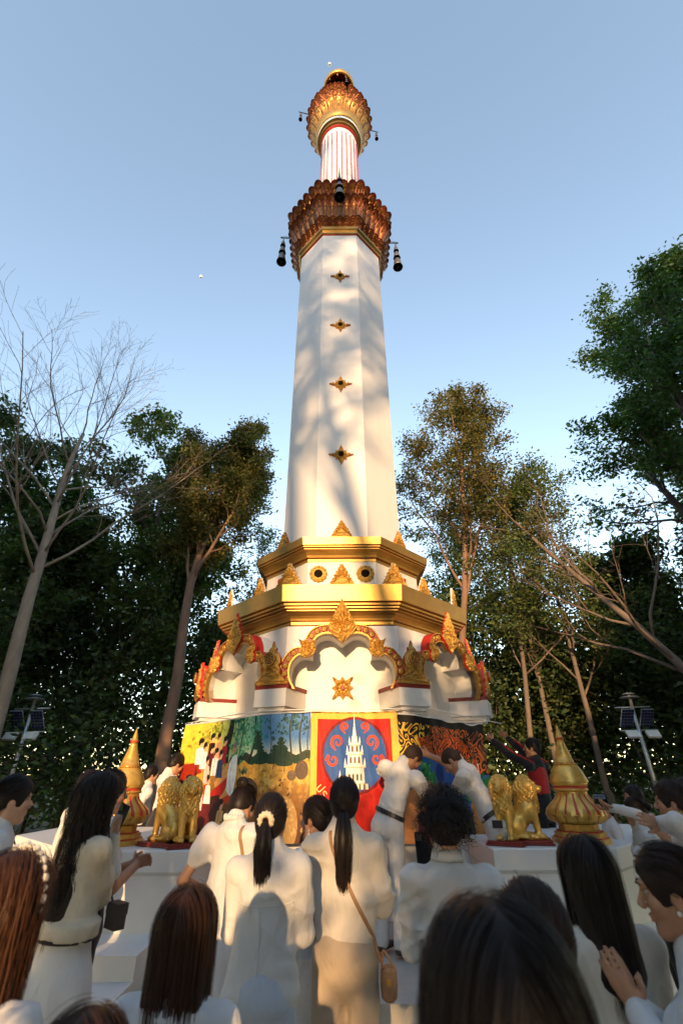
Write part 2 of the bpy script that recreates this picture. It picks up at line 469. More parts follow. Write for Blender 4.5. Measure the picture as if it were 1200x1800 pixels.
pr2 = [(1.3, 4.66), (1.462, 4.66), (1.462, 4.672), (1.48, 4.676), (1.48, 4.72), (1.468, 4.723), (1.468, 4.735), (1.51, 4.74), (1.525, 4.775), (1.56, 4.815), (1.61, 4.84), (1.63, 4.845),
       (1.63, 4.858), (1.615, 4.861), (1.615, 4.87), (1.655, 4.875), (1.66, 4.893), (1.645, 4.896), (1.645, 4.906), (1.68, 4.91), (1.698, 5.04), (1.0, 5.06)]
dk = {0, 1, 5, 13, 17}
cornice('upper_cornice', pr2, [1 if i in dk else 0 for i in range(len(pr2) - 1)])
b = MB(); b.loft([(1.228, 5.05), (1.215, 5.3), (1.225, 14.83)]); b.build('shaft', M['shaft'], T)

# medallions, panels ----------------------------------------------
M['hole_shade'] = mat('painted_hole_shade', (.012, .009, .008), 1.0, spec=0)  # flat black on solid discs, painted as the shade inside the holes
md = MB()
nn = 36
prof = [(.145, 0), (.145, .02), (.125, .035), (.10, .03), (.085, .04), (.07, .03)]
for j, (r_, y_) in enumerate(prof):
    for i in range(nn):
        a = 2 * math.pi * i / nn; rr = r_ * (1 + (.05 * math.cos(a * 12) if j < 3 else 0))
        md.v.append((rr * math.cos(a), -y_, rr * math.sin(a)))
for j in range(len(prof) - 1):
    for i in range(nn):
        md.f.append((j * nn + i, j * nn + (i + 1) % nn, (j + 1) * nn + (i + 1) % nn, (j + 1) * nn + i)); md.m.append(0)
for k in range(12):
    a = k * math.pi / 6; md.ball((.112 * math.cos(a), -.036, .112 * math.sin(a)), (.022, .014, .022), 6, 4)
mdme = md.me('medallion', M['goldcarve'], True)
mh = MB(); mh.tube([(0, .0, 0), (0, -.02, 0)], .074, 20); mhme = mh.me('hole_shade_disc', M['hole_shade'])
fr = MB()
for s in (-1, 1): fr.box((s * .2, 0, 0), (.022, .012, .2))
fr.box((0, 0, .178), (.178, .012, .022)); fr.box((0, 0, -.178), (.178, .012, .022))
frme = fr.me('panel_frame', M['red'])
tri1 = plaque(tri_out(.43, .40), .05, kanok(13, .03), [0], 8).me('antefix', [M['goldcarve'], M['white']], False)
tri2 = plaque(tri_out(.40, .36), .05, kanok(13, .03), [0], 8).me('antefix', [M['goldcarve'], M['red']], False)
dia_out = []
for k in range(4):
    a = k * math.pi / 2
    for da, r_ in ((0, .245), (.16, .17), (.36, .135), (.62, .125), (math.pi / 4, .15), (math.pi / 2 - .62, .125), (math.pi / 2 - .36, .135), (math.pi / 2 - .16, .17)):
        dia_out.append((r_ * math.cos(a + da), r_ * math.sin(a + da)))
def diah(u, z, k):
    r_ = math.hypot(u, z); return .018 * math.cos(r_ * 75) + .012 * math.cos(8 * math.atan2(z, u)) * min(1, r_ / .08)
diame = plaque(dia_out, .035, diah, [0], 9, sub=2, cen=(0, 0)).me('diamond_ornament', [M['goldcarve'], M['red']], False)
dh = MB(); dh.tube([(0, 0, 0), (0, -.062, 0)], .05, 14); dhme = dh.me('hole_shade_disc', M['hole_shade'])
for k in range(8):
    F_ = facet(k)
    if k in (3, 4, 5): continue
    for s in (-1, 1):
        if k % 2 == 0:
            q = obj('medallion', mdme, T); q.matrix_local = F_ @ Matrix.Translation((s * .385, -1.352, 4.46)); obj('hole_shade_disc', mhme, q)
    if k % 2:
        q = obj('panel_frame', frme, T); q.matrix_local = F_ @ Matrix.Translation((0, -1.358, 4.38))
    q = obj('antefix', tri1, T); q.matrix_local = F_ @ Matrix.Translation((0, -1.86, 4.015))
    q = obj('antefix', tri2, T); q.matrix_local = F_ @ Matrix.Translation((0, -1.44, 5.05))
    q = obj('antefix', tri1, T); q.matrix_local = Matrix.Rotation(R(22.5 + 45 * k), 4, 'Z') @ Matrix.Translation((0, -2.05, 4.015))
    if k == 0:
        for z_ in (7.07, 8.99, 10.93, 12.86):
            q = obj('diamond_ornament', diame, T); q.matrix_local = F_ @ Matrix.Translation((0, -1.13, z_)); obj('hole_shade_disc', dhme, q)

# lotus petals ----------------------------------------------------
def petal(wd_, ht, curl, name, mt, nest=2):
    """pointed petal standing on its base, curling outward (-Y) towards the tip, with nested raised arches"""
    mb = MB(); nu, nv = 9, 11
    def width(t): return wd_ / 2 * (.82 + .18 * min(1, t / .5)) * (1 if t < .6 else math.sqrt(max(0, 1 - ((t - .6) / .4) ** 2)))
    for sgn, off in ((1, 0), (-1, .05)):
        base = len(mb.v)
        for j in range(nv + 1):
            t = math.sin(j / nv * math.pi / 2) ** .9
            for i in range(nu):
                s = i / (nu - 1) * 2 - 1
                x = s * max(width(t), .002); z = ht * t
                wr = width(t) / (wd_ / 2); y = -curl * t ** 2.2 * ht - .10 * wd_ * (1 - s * s) * wr * wr
                if sgn > 0:
                    e = max(abs(s), (t - .45) / .5)
                    y -= .05 * wd_ * wr * (math.cos(e * 11) if t > .1 else 0) + (.06 * wd_ if e > .8 else 0)
                mb.v.append((x, y + off * wd_, z))
        for j in range(nv):
            for i in range(nu - 1):
                q = (base + j * nu + i, base + j * nu + i + 1, base + (j + 1) * nu + i + 1, base + (j + 1) * nu + i)
                mb.f.append(q if sgn > 0 else q[::-1])
                e = max(abs((i + .5) / (nu - 1) * 2 - 1), ((j + .5) / nv - .45) / .5)
                mb.m.append((1 if .40 < e < .60 else 2 if e < .24 else 0) if sgn > 0 else 0)
    n0 = nu * (nv + 1)
    for j in range(nv):
        for i in (0, nu - 1):
            q = (j * nu + i, (j + 1) * nu + i, n0 + (j + 1) * nu + i, n0 + j * nu + i); mb.f.append(q if i == 0 else q[::-1]); mb.m.append(0)
    return mb.me(name, [mt, M['darkred'], M['gold_amber']], False)
cap1 = obj('lotus_capital', None, T)
cap1 = None
b = MB()
b.loft([(1.2, 14.76), (1.245, 14.78), (1.245, 14.80), (1.275, 14.81), (1.275, 14.9), (1.3, 14.93), (1.325, 14.95), (1.325, 15.06), (1.2, 15.08)], mats=[1, 1, 0, 0, 0, 0, 0, 0])
for o in [x for x in bpy.data.objects if x.name.startswith('lotus_capital')]: bpy.data.objects.remove(o)
b.build('capital_band', [M['gold'], M['red']], T)
b = MB()
b.loft([(1.2, 15.06), (1.26, 15.1), (1.36, 15.36), (1.36, 15.5), (1.40, 15.95), (1.5, 16.12), (1.46, 16.2), (1.5, 16.26), (1.5, 16.42), (1.42, 16.46), (1.3, 16.6), (.6, 16.9)],
       mats=[0, 0, 2, 2, 0, 0, 1, 1, 0, 0, 0])
LC = b.build('lotus_capital', [M['goldbrown'], M['red'], M['gold']], T)
rib = MB()
for k in range(8):
    F_ = facet(k)
    for i in range(16):
        u = (i / 15 - .5) * 1.04; s0 = len(rib.v)
        rib.tube([(u, -1.26, 15.38), (u * 1.03, -1.30, 15.98)], .014, 4); rib.xf(F_, s0)
tag(rib.build('rib_band', M['gold'], LC), kind='stuff')
p_s = petal(.23, .20, .5, 'petal', M['goldbrown']); p_t = petal(.17, .54, .30, 'petal', M['goldbrown']); p_r = petal(.27, .27, .72, 'petal', M['goldbrown'])
p_l = petal(.34, .42, .62, 'petal', M['goldbrown'])
def row(me_, Rr, z, per, tilt, parent, shift=0, jit=.02):
    ap = Rr * .9239; half = Rr * .3827
    for k in range(8):
        F_ = facet(k)
        for i in range(per):
            u = ((i + .5 + shift) / per * 2 - 1) * half
            q = obj('petal', me_, parent)
            q.matrix_local = F_ @ Matrix.Translation((u, -ap, z)) @ Matrix.Rotation(R(tilt) + random.uniform(-jit, jit), 4, 'X') @ Matrix.Rotation(-u / half * .2, 4, 'Z')
row(p_s, 1.24, 15.05, 5, 16, LC); row(p_s, 1.30, 15.22, 5, 16, LC, .0)
row(p_t, 1.38, 15.46, 5, 9, LC)
row(p_r, 1.44, 15.92, 5, 14, LC)
row(p_l, 1.42, 16.42, 4, 8, LC)
for k in range(8):                                                       # one petal on every corner
    for me_, Rr, z_, tl in ((p_s, 1.24, 15.06, 14), (p_s, 1.30, 15.23, 14), (p_t, 1.38, 15.46, 8), (p_r, 1.43, 15.93, 12), (p_l, 1.42, 16.43, 6)):
        q = obj('petal', me_, LC); q.matrix_local = Matrix.Rotation(R(22.5 + 45 * k), 4, 'Z') @ Matrix.Translation((0, -Rr - .01, z_)) @ Matrix.Rotation(R(tl), 4, 'X')
# slender column --------------------------------------------------
b = MB(); b.loft([(.70, 16.7), (.685, 22.9), (.74, 22.95), (.74, 23.03), (.80, 23.06), (.80, 23.16), (.76, 23.18), (.76, 23.22), (.86, 23.26), (.86, 23.42), (.84, 23.46)], n=48, phase=0,
                 mats=[0, 1, 1, 2, 2, 2, 2, 2, 0, 2])
b.build('column', [M['white'], M['red'], M['gold']], T, smooth=False)
gr = MB()
for k in range(24):
    a = (k + .5) * math.pi / 12
    gr.tube([(.690 * math.cos(a), .690 * math.sin(a), 16.8), (.676 * math.cos(a), .676 * math.sin(a), 22.6)], .029, 4)
gr.build('fluting', M['stripe'], T)
b = MB(); b.loft([(.84, 23.44), (.9, 23.5), (.93, 23.7), (.96, 23.92), (.92, 23.95)], n=48, phase=0); b.build('collar', M['gold'], T, smooth=True)
b = MB(); b.loft([(.90, 23.9), (.94, 23.98), (1.0, 24.3), (1.08, 24.7), (1.14, 24.95), (1.05, 25.1), (.6, 25.3), (.3, 25.9)], n=40, phase=0, mats=[0, 0, 0, 0, 1, 1, 1])
UB = b.build('lotus_bulb', [M['gold_amber'], M['goldbrown']], T, smooth=True)
def rrow(me_, rad, z, n_, tilt, parent, ph=0):
    for k in range(n_):
        q = obj('petal', me_, parent)
        q.matrix_local = Matrix.Rotation((k + ph) * 2 * math.pi / n_, 4, 'Z') @ Matrix.Translation((0, -rad, z)) @ Matrix.Rotation(R(tilt), 4, 'X')
p_a2 = petal(.25, .46, .45, 'petal', M['goldbrown']); p_a = petal(.25, .52, .35, 'petal', M['gold_amber']); p_b = petal(.30, .34, .7, 'petal', M['goldbrown'])
rrow(p_a, .94, 23.90, 22, 8, UB); rrow(p_a2, .99, 24.22, 24, 12, UB, .5); rrow(p_b, 1.07, 24.68, 27, 10, UB); rrow(p_b, 1.05, 24.82, 27, 4, UB, .5)
b = MB(); b.loft([(.3, 25.8), (.26, 28.6)], n=16, phase=0); b.build('neck', M['gold'], T)
b = MB(); b.loft([(.30, 28.95), (.5, 28.85), (.62, 28.5), (.66, 28.5), (.70, 28.55), (.70, 28.75), (.62, 29.0), (.45, 29.5), (.2, 30.2), (.03, 31.2)], n=32, phase=0, mats=[1, 1, 2, 2, 0, 0, 0, 0, 0], cap=False)
CR = b.build('crown', [M['gold'], M['darkred'], M['gold']], T, smooth=True)
b = MB()
for k in range(10):
    a = k * .63 + .2
    b.box((.6 * math.cos(a), .6 * math.sin(a), 28.45), (.025, .012, .14), rot=Matrix.Rotation(a + 1.57, 3, 'Z'))
b.build('hanging_leaf', M['gold'], CR)

# bells -----------------------------------------------------------
def bell_mesh():
    b = MB()
    def one(z, r, h, m):
        b.loft([(r * .3, z), (r * .55, z - h * .08), (r * .72, z - h * .4), (r * .82, z - h * .75), (r, z - h), (r * .93, z - h), (r * .7, z - h * .5), (r * .2, z - h * .2)], n=16, phase=0, cap=False, mats=[m] * 5 + [0] * 2)
    one(.94, .085, .24, 1); one(.62, .115, .30, 1); one(.26, .155, .42, 1)
    b.tube([(0, 0, 1.05), (0, 0, -.2)], .018, 6); b.ball((0, 0, -.16), .035, 8, 6)
    return b
bm_ = bell_mesh(); bellme = bm_.me('bell_body', [M['black'], M['iron_grey']], True)
def bell(px, py, Rr, ang, ztop, lab, sc=1.0, needle=False):
    a = R(ang)
    x_, y_ = Rr * math.sin(a), -Rr * math.cos(a)
    t = thing('bell', lab, 'bell', (TX + x_, TY + y_, ztop - 1.1 * sc), 0, 'bells hung round the lotus capitals')
    o = obj('bell_body', bellme, t); o.scale = (sc,) * 3
    h = MB()
    ix, iy = -math.sin(a), math.cos(a)
    h.tube([(ix * .75, iy * .75, 1.13 * sc), (-ix * .08, -iy * .08, 1.13 * sc), (-ix * .1, -iy * .1, 1.17 * sc), (0, 0, 1.2 * sc), (ix * .7, iy * .7, 1.2 * sc)], .014, 5)
    h.tube([(0, 0, 1.02 * sc), (0, 0, 1.14 * sc)], .012, 5)
    if needle: h.tube([(0, 0, 1.0 * sc), (0, 0, 1.75 * sc)], [.03, .004], 5)
    h.build('bracket', M['black'], t)
bell(0, 0, 1.80, 0, 16.7, 'tall black tiered bell hanging in front of the lower lotus capital', 1.0, True)
bell(0, 0, 1.80, -87, 16.5, 'black tiered bell hanging off the left side of the lower lotus capital', 1.0)
bell(0, 0, 1.80, 93, 16.5, 'black tiered bell hanging off the right side of the lower lotus capital', 1.0)
bell(0, 0, 1.45, 12, 25.25, 'small black bell at the front rim of the top lotus bulb', .5)
bell(0, 0, 1.6, -78, 25.25, 'small black bell hanging left of the top lotus bulb', .5)
bell(0, 0, 1.6, 102, 25.25, 'small black bell hanging right of the top lotus bulb', .5)
# ------------------------------------------------------------------ trees
M['bark_pale'] = mat('pale_bark', (.30, .235, .175), .85, var=.35, vscale=5, bump=.6, bscale=14, bdist=.03, stretch=(1, 1, .25), stain_shade=(.12, .09, .07), stain_shade_scale=2, stain_shade_amt=.7)
M['bark_red'] = mat('reddish_bark', (.22, .13, .085), .85, var=.35, vscale=5, bump=.6, bscale=14, bdist=.03, stretch=(1, 1, .25), stain_shade=(.09, .06, .05), stain_shade_scale=2, stain_shade_amt=.7)
M['bark_dark'] = mat('dark_bark', (.10, .075, .06), .9, var=.35, vscale=5, bump=.6, bscale=14, bdist=.03, stretch=(1, 1, .25))
M['leaf_green'] = leafmat('green_leaf', (.092, .135, .038))
M['leaf_olive'] = leafmat('olive_leaf', (.105, .105, .026))
M['leaf_dark'] = leafmat('dark_leaf', (.072, .110, .036), trans=.35)
M['leaf_fresh'] = leafmat('fresh_leaf', (.046, .098, .022))

M['bark_grey'] = mat('grey_bark', (.15, .115, .09), .9, var=.35, vscale=5, bump=.6, bscale=14, bdist=.03, stretch=(1, 1, .25), stain_shade=(.07, .055, .045), stain_shade_scale=2, stain_shade_amt=.7)

def grow(r, p, d, L, rad, levels, spec, tubes, tips, lvl=0):
    """one limb: a bending polyline that throws side limbs; ends collect in tips"""
    sp = spec[lvl]
    n = sp['n']; pts = [p.copy()]; dirs = []
    dd = d.normalized()
    for i in range(n):
        dd = (dd + Vector((r.gauss(0, 1), r.gauss(0, 1), r.gauss(0, 1))) * sp['wob'] + Vector((0, 0, sp['up']))).normalized()
        pts.append(pts[-1] + dd * (L / n)); dirs.append(dd.copy())
    end = sp.get('end', .35)
    rads = [max(.003, rad * (1 - (1 - end) * i / n)) for i in range(n + 1)]
    tubes.append((pts, rads, sp['sides']))
    if lvl + 1 < levels:
        nx = spec[lvl + 1]; cnt = nx['count'] if isinstance(nx['count'], int) else r.randint(*nx['count'])
        az = r.uniform(0, 6.28)
        for k in range(cnt):
            t = nx['t0'] + (1 - nx['t0']) * ((k + r.random()) / cnt)
            i = min(n - 1, int(t * n)); f = t * n - i
            q = pts[i].lerp(pts[i + 1], f); base = dirs[i]
            az += 2.4 + r.uniform(-.5, .5)
            a = base.orthogonal().normalized(); b_ = base.cross(a)
            ang = R(nx['ang'] + r.uniform(-12, 12)) * (1.1 - .35 * t)
            nd = base * math.cos(ang) + (a * math.cos(az) + b_ * math.sin(az)) * math.sin(ang)
            l2 = L * nx['len'] * (1.15 - nx.get('taper', .6) * t) * r.uniform(.75, 1.2)
            rr = rads[i] * nx['rad'] * r.uniform(.8, 1.05)
            grow(r, q, nd, l2, rr, levels, spec, tubes, tips, lvl + 1)
    if lvl >= levels - 2:
        for i in range(1, n + 1):
            if lvl == levels - 1 or i > n * .6: tips.append((pts[i], dirs[i - 1]))

def tubes_mesh(name, tubes, m):
    mb = MB()
    for pts, rads, n in tubes: mb.tube(pts, rads, n)
    return mb.me(name, m, True)

def leaves_mesh(name, centers, per, spread, size, m, seed=1, droop=.3, tintrange=(.55, 1.35), flat=1.0, warm=0):
    """real leaf blades (bent quads) scattered round twig points, clump by clump with their own tint"""
    g_ = np.random.default_rng(seed)
    Cn = np.array([tuple(c) for c in centers], dtype=np.float32)
    n = len(Cn) * per
    ctr = np.repeat(Cn, per, 0) + g_.normal(0, 1, (n, 3)).astype(np.float32) * np.array([spread, spread, spread * flat], dtype=np.float32)
    ax = g_.normal(0, 1, (n, 3)); ax[:, 2] = ax[:, 2] * .5 - droop; ax /= np.linalg.norm(ax, axis=1, keepdims=True)
    sd = np.cross(ax, g_.normal(0, 1, (n, 3))); sd /= np.linalg.norm(sd, axis=1, keepdims=True) + 1e-6
    nr = np.cross(ax, sd)
    s = (size * g_.uniform(.6, 1.3, (n, 1)))
    V = np.stack([ctr - ax * s * .5, ctr + sd * s * .24 + nr * s * .06, ctr + ax * s * .5, ctr - sd * s * .24 + nr * s * .06], 1).reshape(-1, 3)
    F = np.arange(n * 4, dtype=np.int32).reshape(-1, 4)
    me = mesh(name, V, F, [m])
    clump = np.repeat(g_.uniform(*tintrange, (len(Cn), 1)), per, 0) * g_.uniform(.75, 1.25, (n, 1))
    hue = np.repeat(g_.normal(0, .12, (len(Cn), 1)), per, 0) + g_.normal(0, .08, (n, 1))
    col = np.concatenate([clump * (1 + hue + warm), clump, clump * (1 - hue * .5), np.ones((n, 1))], 1)
    at_ = me.color_attributes.new('tint', 'FLOAT_COLOR', 'POINT')
    at_.data.foreach_set('color', np.repeat(col, 4, 0).astype(np.float32).ravel())
    return me

TREE_SPECS = {
 # trunk, limbs, branches, twigs
 'bare': dict(levels=4, spec=[dict(n=9, wob=.045, up=.03, sides=10, end=.3), dict(count=15, t0=.42, ang=42, len=.52, rad=.42, n=7, wob=.10, up=.05, sides=7, taper=.55, end=.22),
              dict(count=8, t0=.25, ang=38, len=.45, rad=.5, n=6, wob=.13, up=.05, sides=5, end=.3), dict(count=7, t0=.2, ang=38, len=.42, rad=.55, n=5, wob=.16, up=.03, sides=3, end=.4)]),
 'broad': dict(levels=4, spec=[dict(n=9, wob=.05, up=.05, sides=10, end=.35), dict(count=12, t0=.5, ang=36, len=.36, rad=.55, n=6, wob=.12, up=.10, sides=7, taper=.35, end=.3),
              dict(count=7, t0=.25, ang=45, len=.5, rad=.5, n=4, wob=.18, up=.04, sides=4, end=.3), dict(count=5, t0=.2, ang=45, len=.5, rad=.5, n=3, wob=.2, up=.0, sides=3, end=.3)]),
 'slim': dict(levels=4, spec=[dict(n=10, wob=.05, up=.05, sides=7, end=.3), dict(count=13, t0=.35, ang=36, len=.28, rad=.5, n=5, wob=.12, up=.08, sides=5, taper=.4, end=.3),
              dict(count=6, t0=.2, ang=45, len=.5, rad=.5, n=4, wob=.18, up=.03, sides=3, end=.3), dict(count=4, t0=.2, ang=45, len=.5, rad=.5, n=3, wob=.2, up=.0, sides=3, end=.3)]),
 'bush': dict(levels=3, spec=[dict(n=6, wob=.08, up=.05, sides=6, end=.3), dict(count=16, t0=.08, ang=60, len=.55, rad=.5, n=5, wob=.15, up=.05, sides=4, taper=.55, end=.3),
              dict(count=7, t0=.2, ang=45, len=.45, rad=.5, n=3, wob=.2, up=.0, sides=3, end=.3)]),
}
def tree(kind, label, base, height, rad, lean=(0, 0), seed=1, bark='bark_dark', leaf=None, per=30, spread=.3, size=.12, group=None, name='tree', tint=(.55, 1.35), warm=0, flat=.8, keep=1.0, tweak=None, droop=.3, skirt=0):
    r = random.Random(seed)
    T_ = TREE_SPECS[kind]
    spec = [dict(s) for s in T_['spec']]
    if tweak:
        for i, d_ in tweak.items(): spec[i].update(d_)
    t = thing(name, label, 'tree' if kind != 'bush' else 'shrub', (base[0], base[1], 0), 0, group)
    tubes, tips = [], []
    grow(r, Vector((0, 0, -.1)), Vector((lean[0], lean[1], 1)), height, rad, T_['levels'], spec, tubes, tips)
    obj('trunk', tubes_mesh('trunk', tubes[:1], M[bark]), t)
    obj('branches', tubes_mesh('branches', tubes[1:], M[bark]), t)
    if leaf:
        cs = [p for p, d in tips if r.random() < keep]
        if skirt:
            for i in range(skirt):
                a = r.uniform(0, 6.28); q = r.uniform(.2, 1) ** .5 * height * .28
                cs.append(Vector((q * math.cos(a), q * math.sin(a), r.uniform(.05, .8) * height)))
        obj('crown', leaves_mesh('crown', cs, per, spread, size, M[leaf], seed, tintrange=tint, warm=warm, flat=flat, droop=droop), t)
    return t
def base_at(px, py, d):
    p = at(px, py, d); return (p.x, p.y)

# left: bare pale tree in front
tree('bare', 'tall bare pale tree with fanned leafless branches at the left edge', (-7.5, 11.0), 11.2, .21, (.09, 0), 5, 'bark_pale',
     tweak={0: dict(n=12, end=.25), 1: dict(count=17, ang=47, rad=.36, t0=.52, len=.56), 2: dict(count=10), 3: dict(count=9)}, name='bare_tree')
# leafy tree left of the tower
tree('broad', 'tall leafy tree with a reddish forked trunk just left of the tower', (-5.0, 14.2), 13.2, .22, (.09, 0), 12, 'bark_red', 'leaf_olive', per=34, spread=.17, size=.14, name='leafy_tree', warm=.05,
     tweak={1: dict(t0=.52, ang=22, len=.25, count=13)})
# tree right of the tower, thin gilded crown
tree('broad', 'slender tree with a thin sunlit crown just right of the tower', (3.3, 16.5), 13.4, .17, (.08, 0), 23, 'bark_red', 'leaf_olive', per=20, spread=.16, size=.135, name='leafy_tree', warm=.15,
     tweak={1: dict(t0=.5, ang=28, len=.34, count=12)})
# right: big dark fine leaved tree
tree('broad', 'huge dark green fine leaved tree at the right edge', (12.9, 13.0), 18.6, .42, (-.0, .0), 31, 'bark_dark', 'leaf_fresh', per=22, spread=.22, size=.2, name='leafy_tree',
     tweak={1: dict(t0=.38, ang=52, len=.30, count=20, taper=.3), 2: dict(count=8)}, tint=(.4, 1.2))
# right: bare branches leaning in from the edge
tree('bare', 'leafless tree leaning in from the right edge with crooked grey branches', (10.6, 11.2), 10.6, .15, (-.52, .08), 44, 'bark_grey',
     tweak={0: dict(wob=.08), 1: dict(count=11, t0=.3, ang=40, len=.5, rad=.5, wob=.16), 2: dict(count=8, wob=.18), 3: dict(count=7, wob=.2)}, name='bare_tree')
# slim trees behind
slims = [
 (5.6, 15.5, 11.5, .10, 51, 'thin multi stemmed tree with sparse leaves right of the tower', 10),
 (6.6, 16.2, 11.0, .11, 52, 'thin grey tree with sparse leaves, second right of the slender sunlit tree', 10),
 (7.4, 15.0, 10.2, .10, 53, 'thin crooked tree in front of the dark wood on the right', 9),
 (4.6, 19.0, 12.5, .10, 54, 'thin tree half hidden behind the slender sunlit tree', 10),
 (-3.6, 18.5, 10.0, .09, 55, 'thin pale stemmed sapling just left of the tower base', 8),
]
for x_, y_, h_, r_, s_, lab, per_ in slims:
    tree('slim', lab, (x_, y_), h_, r_, (random.uniform(-.05, .05), 0), s_, 'bark_grey', 'leaf_green', per=per_ + 1, spread=.18, size=.13, name='slim_tree', warm=.05)
mids = [
 (-13.5, 17.5, 13.0, 61, 'leafy green tree at the far left behind the bare tree', 'leaf_fresh'),
 (-9.6, 18.5, 14.0, 62, 'tall dark leafy tree behind the bare pale tree', 'leaf_green'),
 (-7.4, 20.5, 11.5, 63, 'dense dark tree between the bare pale tree and the reddish trunk', 'leaf_dark'),
 (-11.0, 15.0, 9.5, 64, 'low dark tree behind the solar lamp on the left', 'leaf_dark'),
 (8.8, 20.5, 7.0, 65, 'dark leafy tree behind the leaning bare tree', 'leaf_green'),
 (12.0, 18.0, 8.5, 66, 'dark tree behind the solar lamp on the right', 'leaf_dark'),
 (15.0, 15.5, 9.5, 67, 'dense tree at the far right edge of the wood', 'leaf_dark'),
]
for x_, y_, h_, s_, lab, lf in mids:
    tree('broad', lab, (x_, y_), h_, .2, (random.uniform(-.06, .06), 0), s_, 'bark_dark', lf, per=12, spread=.22, size=.24, name='leafy_tree', tint=(.35, 1.2),
         tweak={1: dict(t0=.22, ang=50, len=.34, count=17, taper=.5)})
shr = [(-13, 12.5, 5.5), (-9.6, 12.5, 4.6), (-10.5, 18, 7.5), (-7.5, 17, 6.5), (-5.0, 17.5, 6.0), (-3.2, 21, 7.5), (-12.5, 20, 8), (5.2, 20, 7.5), (7.6, 18, 6.5), (9.5, 16, 5.5), (11.5, 14.5, 5.5), (14, 19, 8), (10.5, 20.5, 7.5), (13.2, 12.8, 5.0), (2.6, 21, 6.5), (7.0, 22, 8)]
slab_ = ['dark shrub at the far left edge', 'dark shrub behind the lamp post on the left', 'tall dark thicket behind the low tree on the left', 'dark undergrowth left of the reddish trunk', 'dark undergrowth behind the two men in white shirts',
        'dark bush just left of the tower base', 'tall thicket at the left rear', 'dark bush just right of the tower base', 'dark undergrowth behind the right golden finial', 'bush behind the thin crooked tree on the right',
        'dark shrub behind the lamp post on the right', 'tall thicket at the right rear', 'tall dark bush behind the leaning bare tree', 'dark shrub at the far right edge', 'low bush hidden behind the tower base on the right', 'tall bush deep in the wood on the right']
shrub_src = []
for k in range(4):
    t = tree('bush', slab_[k], (shr[k][0], shr[k][1]), 6.0, .08, (0, 0), 80 + k, 'bark_dark', 'leaf_dark', per=17, spread=.42, size=.2, name='shrub', tint=(.4, 1.25), group='dark bushes of the undergrowth', skirt=150)
    t.scale = (1, 1, shr[k][2] / 6.0); shrub_src.append(t)
def copy_thing(src, loc, rz, label=None, sc=None):
    c = src.copy(); C.objects.link(c); c.location = loc; c.rotation_euler = (0, 0, rz)
    if sc is not None: c.scale = sc
    if label: c['label'] = label
    for ch in list(src.children):
        d = ch.copy(); C.objects.link(d); d.parent = c
        for g_ in list(ch.children):
            e = g_.copy(); C.objects.link(e); e.parent = d
    return c
for k in range(4, len(shr)):
    x_, y_, h_ = shr[k]
    copy_thing(shrub_src[k % 4], (x_, y_, 0), k * 1.3, slab_[k], (1, 1, h_ / 6.0))
# far wood, read as one mass
cs = []
r = random.Random(5)
for i in range(1500):
    x_ = r.uniform(-42, 42); y_ = r.uniform(24, 40); h_ = 6.2 + 2.2 * math.sin(x_ * .45) + 1.5 * math.sin(x_ * 1.3 + 1)
    cs.append(Vector((x_, y_, h_ * r.random() ** 1.25)))
for i in range(1100): cs.append(Vector((r.uniform(-42, 42), r.uniform(24, 34), r.uniform(.1, 4.2))))
tag(obj('distant_wood', leaves_mesh('distant_wood', cs, 16, .7, .34, M['leaf_dark'], 9, tintrange=(.4, 1.2))), kind='stuff')
# the wood goes on behind the viewer: high thin crowns in line with the sun dapple the tower, full crowns either side
hi = dict(per=16, spread=.24, size=.30, keep=.22, name='leafy_tree', tint=(.4, 1.2))
tree('broad', 'tall high crowned tree behind the viewer, dappling the tower', (-5.4, -29), 21, .32, (.04, 0), 91, 'bark_dark', 'leaf_green', tweak={1: dict(t0=.60, ang=46, len=.30, count=14, taper=.3), 2: dict(count=5)}, **hi)
tree('broad', 'second high crowned tree behind the viewer', (-2.0, -37), 25, .30, (-.03, 0), 92, 'bark_dark', 'leaf_green', tweak={1: dict(t0=.56, ang=46, len=.28, count=14, taper=.3), 2: dict(count=5)}, **hi)
tree('broad', 'third high crowned tree behind the viewer', (-9.4, -40), 25, .34, (.02, 0), 93, 'bark_dark', 'leaf_green', tweak={1: dict(t0=.55, ang=46, len=.28, count=14, taper=.3), 2: dict(count=5)}, **hi)
tree('broad', 'tallest tree behind the viewer, its thin top level with the upper column', (-5.6, -44), 33, .34, (.0, 0), 98, 'bark_dark', 'leaf_green', tweak={1: dict(t0=.80, ang=50, len=.16, count=16, taper=.3), 2: dict(count=6)}, **{**hi, 'keep': .5})
full = tree('broad', 'full crowned tree of the wood behind the viewer', (-16, -26), 20, .3, (0, 0), 94, 'bark_dark', 'leaf_dark', per=11, spread=.7, size=1.15, name='leafy_tree', tint=(.4, 1.2), group='full crowned trees behind the viewer',
     tweak={1: dict(t0=.12, ang=60, len=.34, count=22, taper=.5)})
k = 0
for x_, y_, s_ in [(9, -34, .8), (12, -24, .8), (-25, -22, .9), (19, -26, .8), (30, -14, .8), (-33, -8, .9), (-18, -43, .8), (26, -34, 1.2), (-22, -38, 1.2), (14, -46, 1.2), (-36, -20, 1.2), (36, -24, 1.2), (10.5, -15, 1.0), (-14.5, -14, 1.0), (17, -4, 1.0), (-19, -4, 1.0), (18, 4, .9), (-20, 5, .9), (-16, -25, 1.1), (11, -22, 1.0), (-15, -19, 1.0), (14, -29, .9)]:
    k += 1
    copy_thing(full, (x_, y_, 0), k * 1.7, None, (s_, s_, s_))

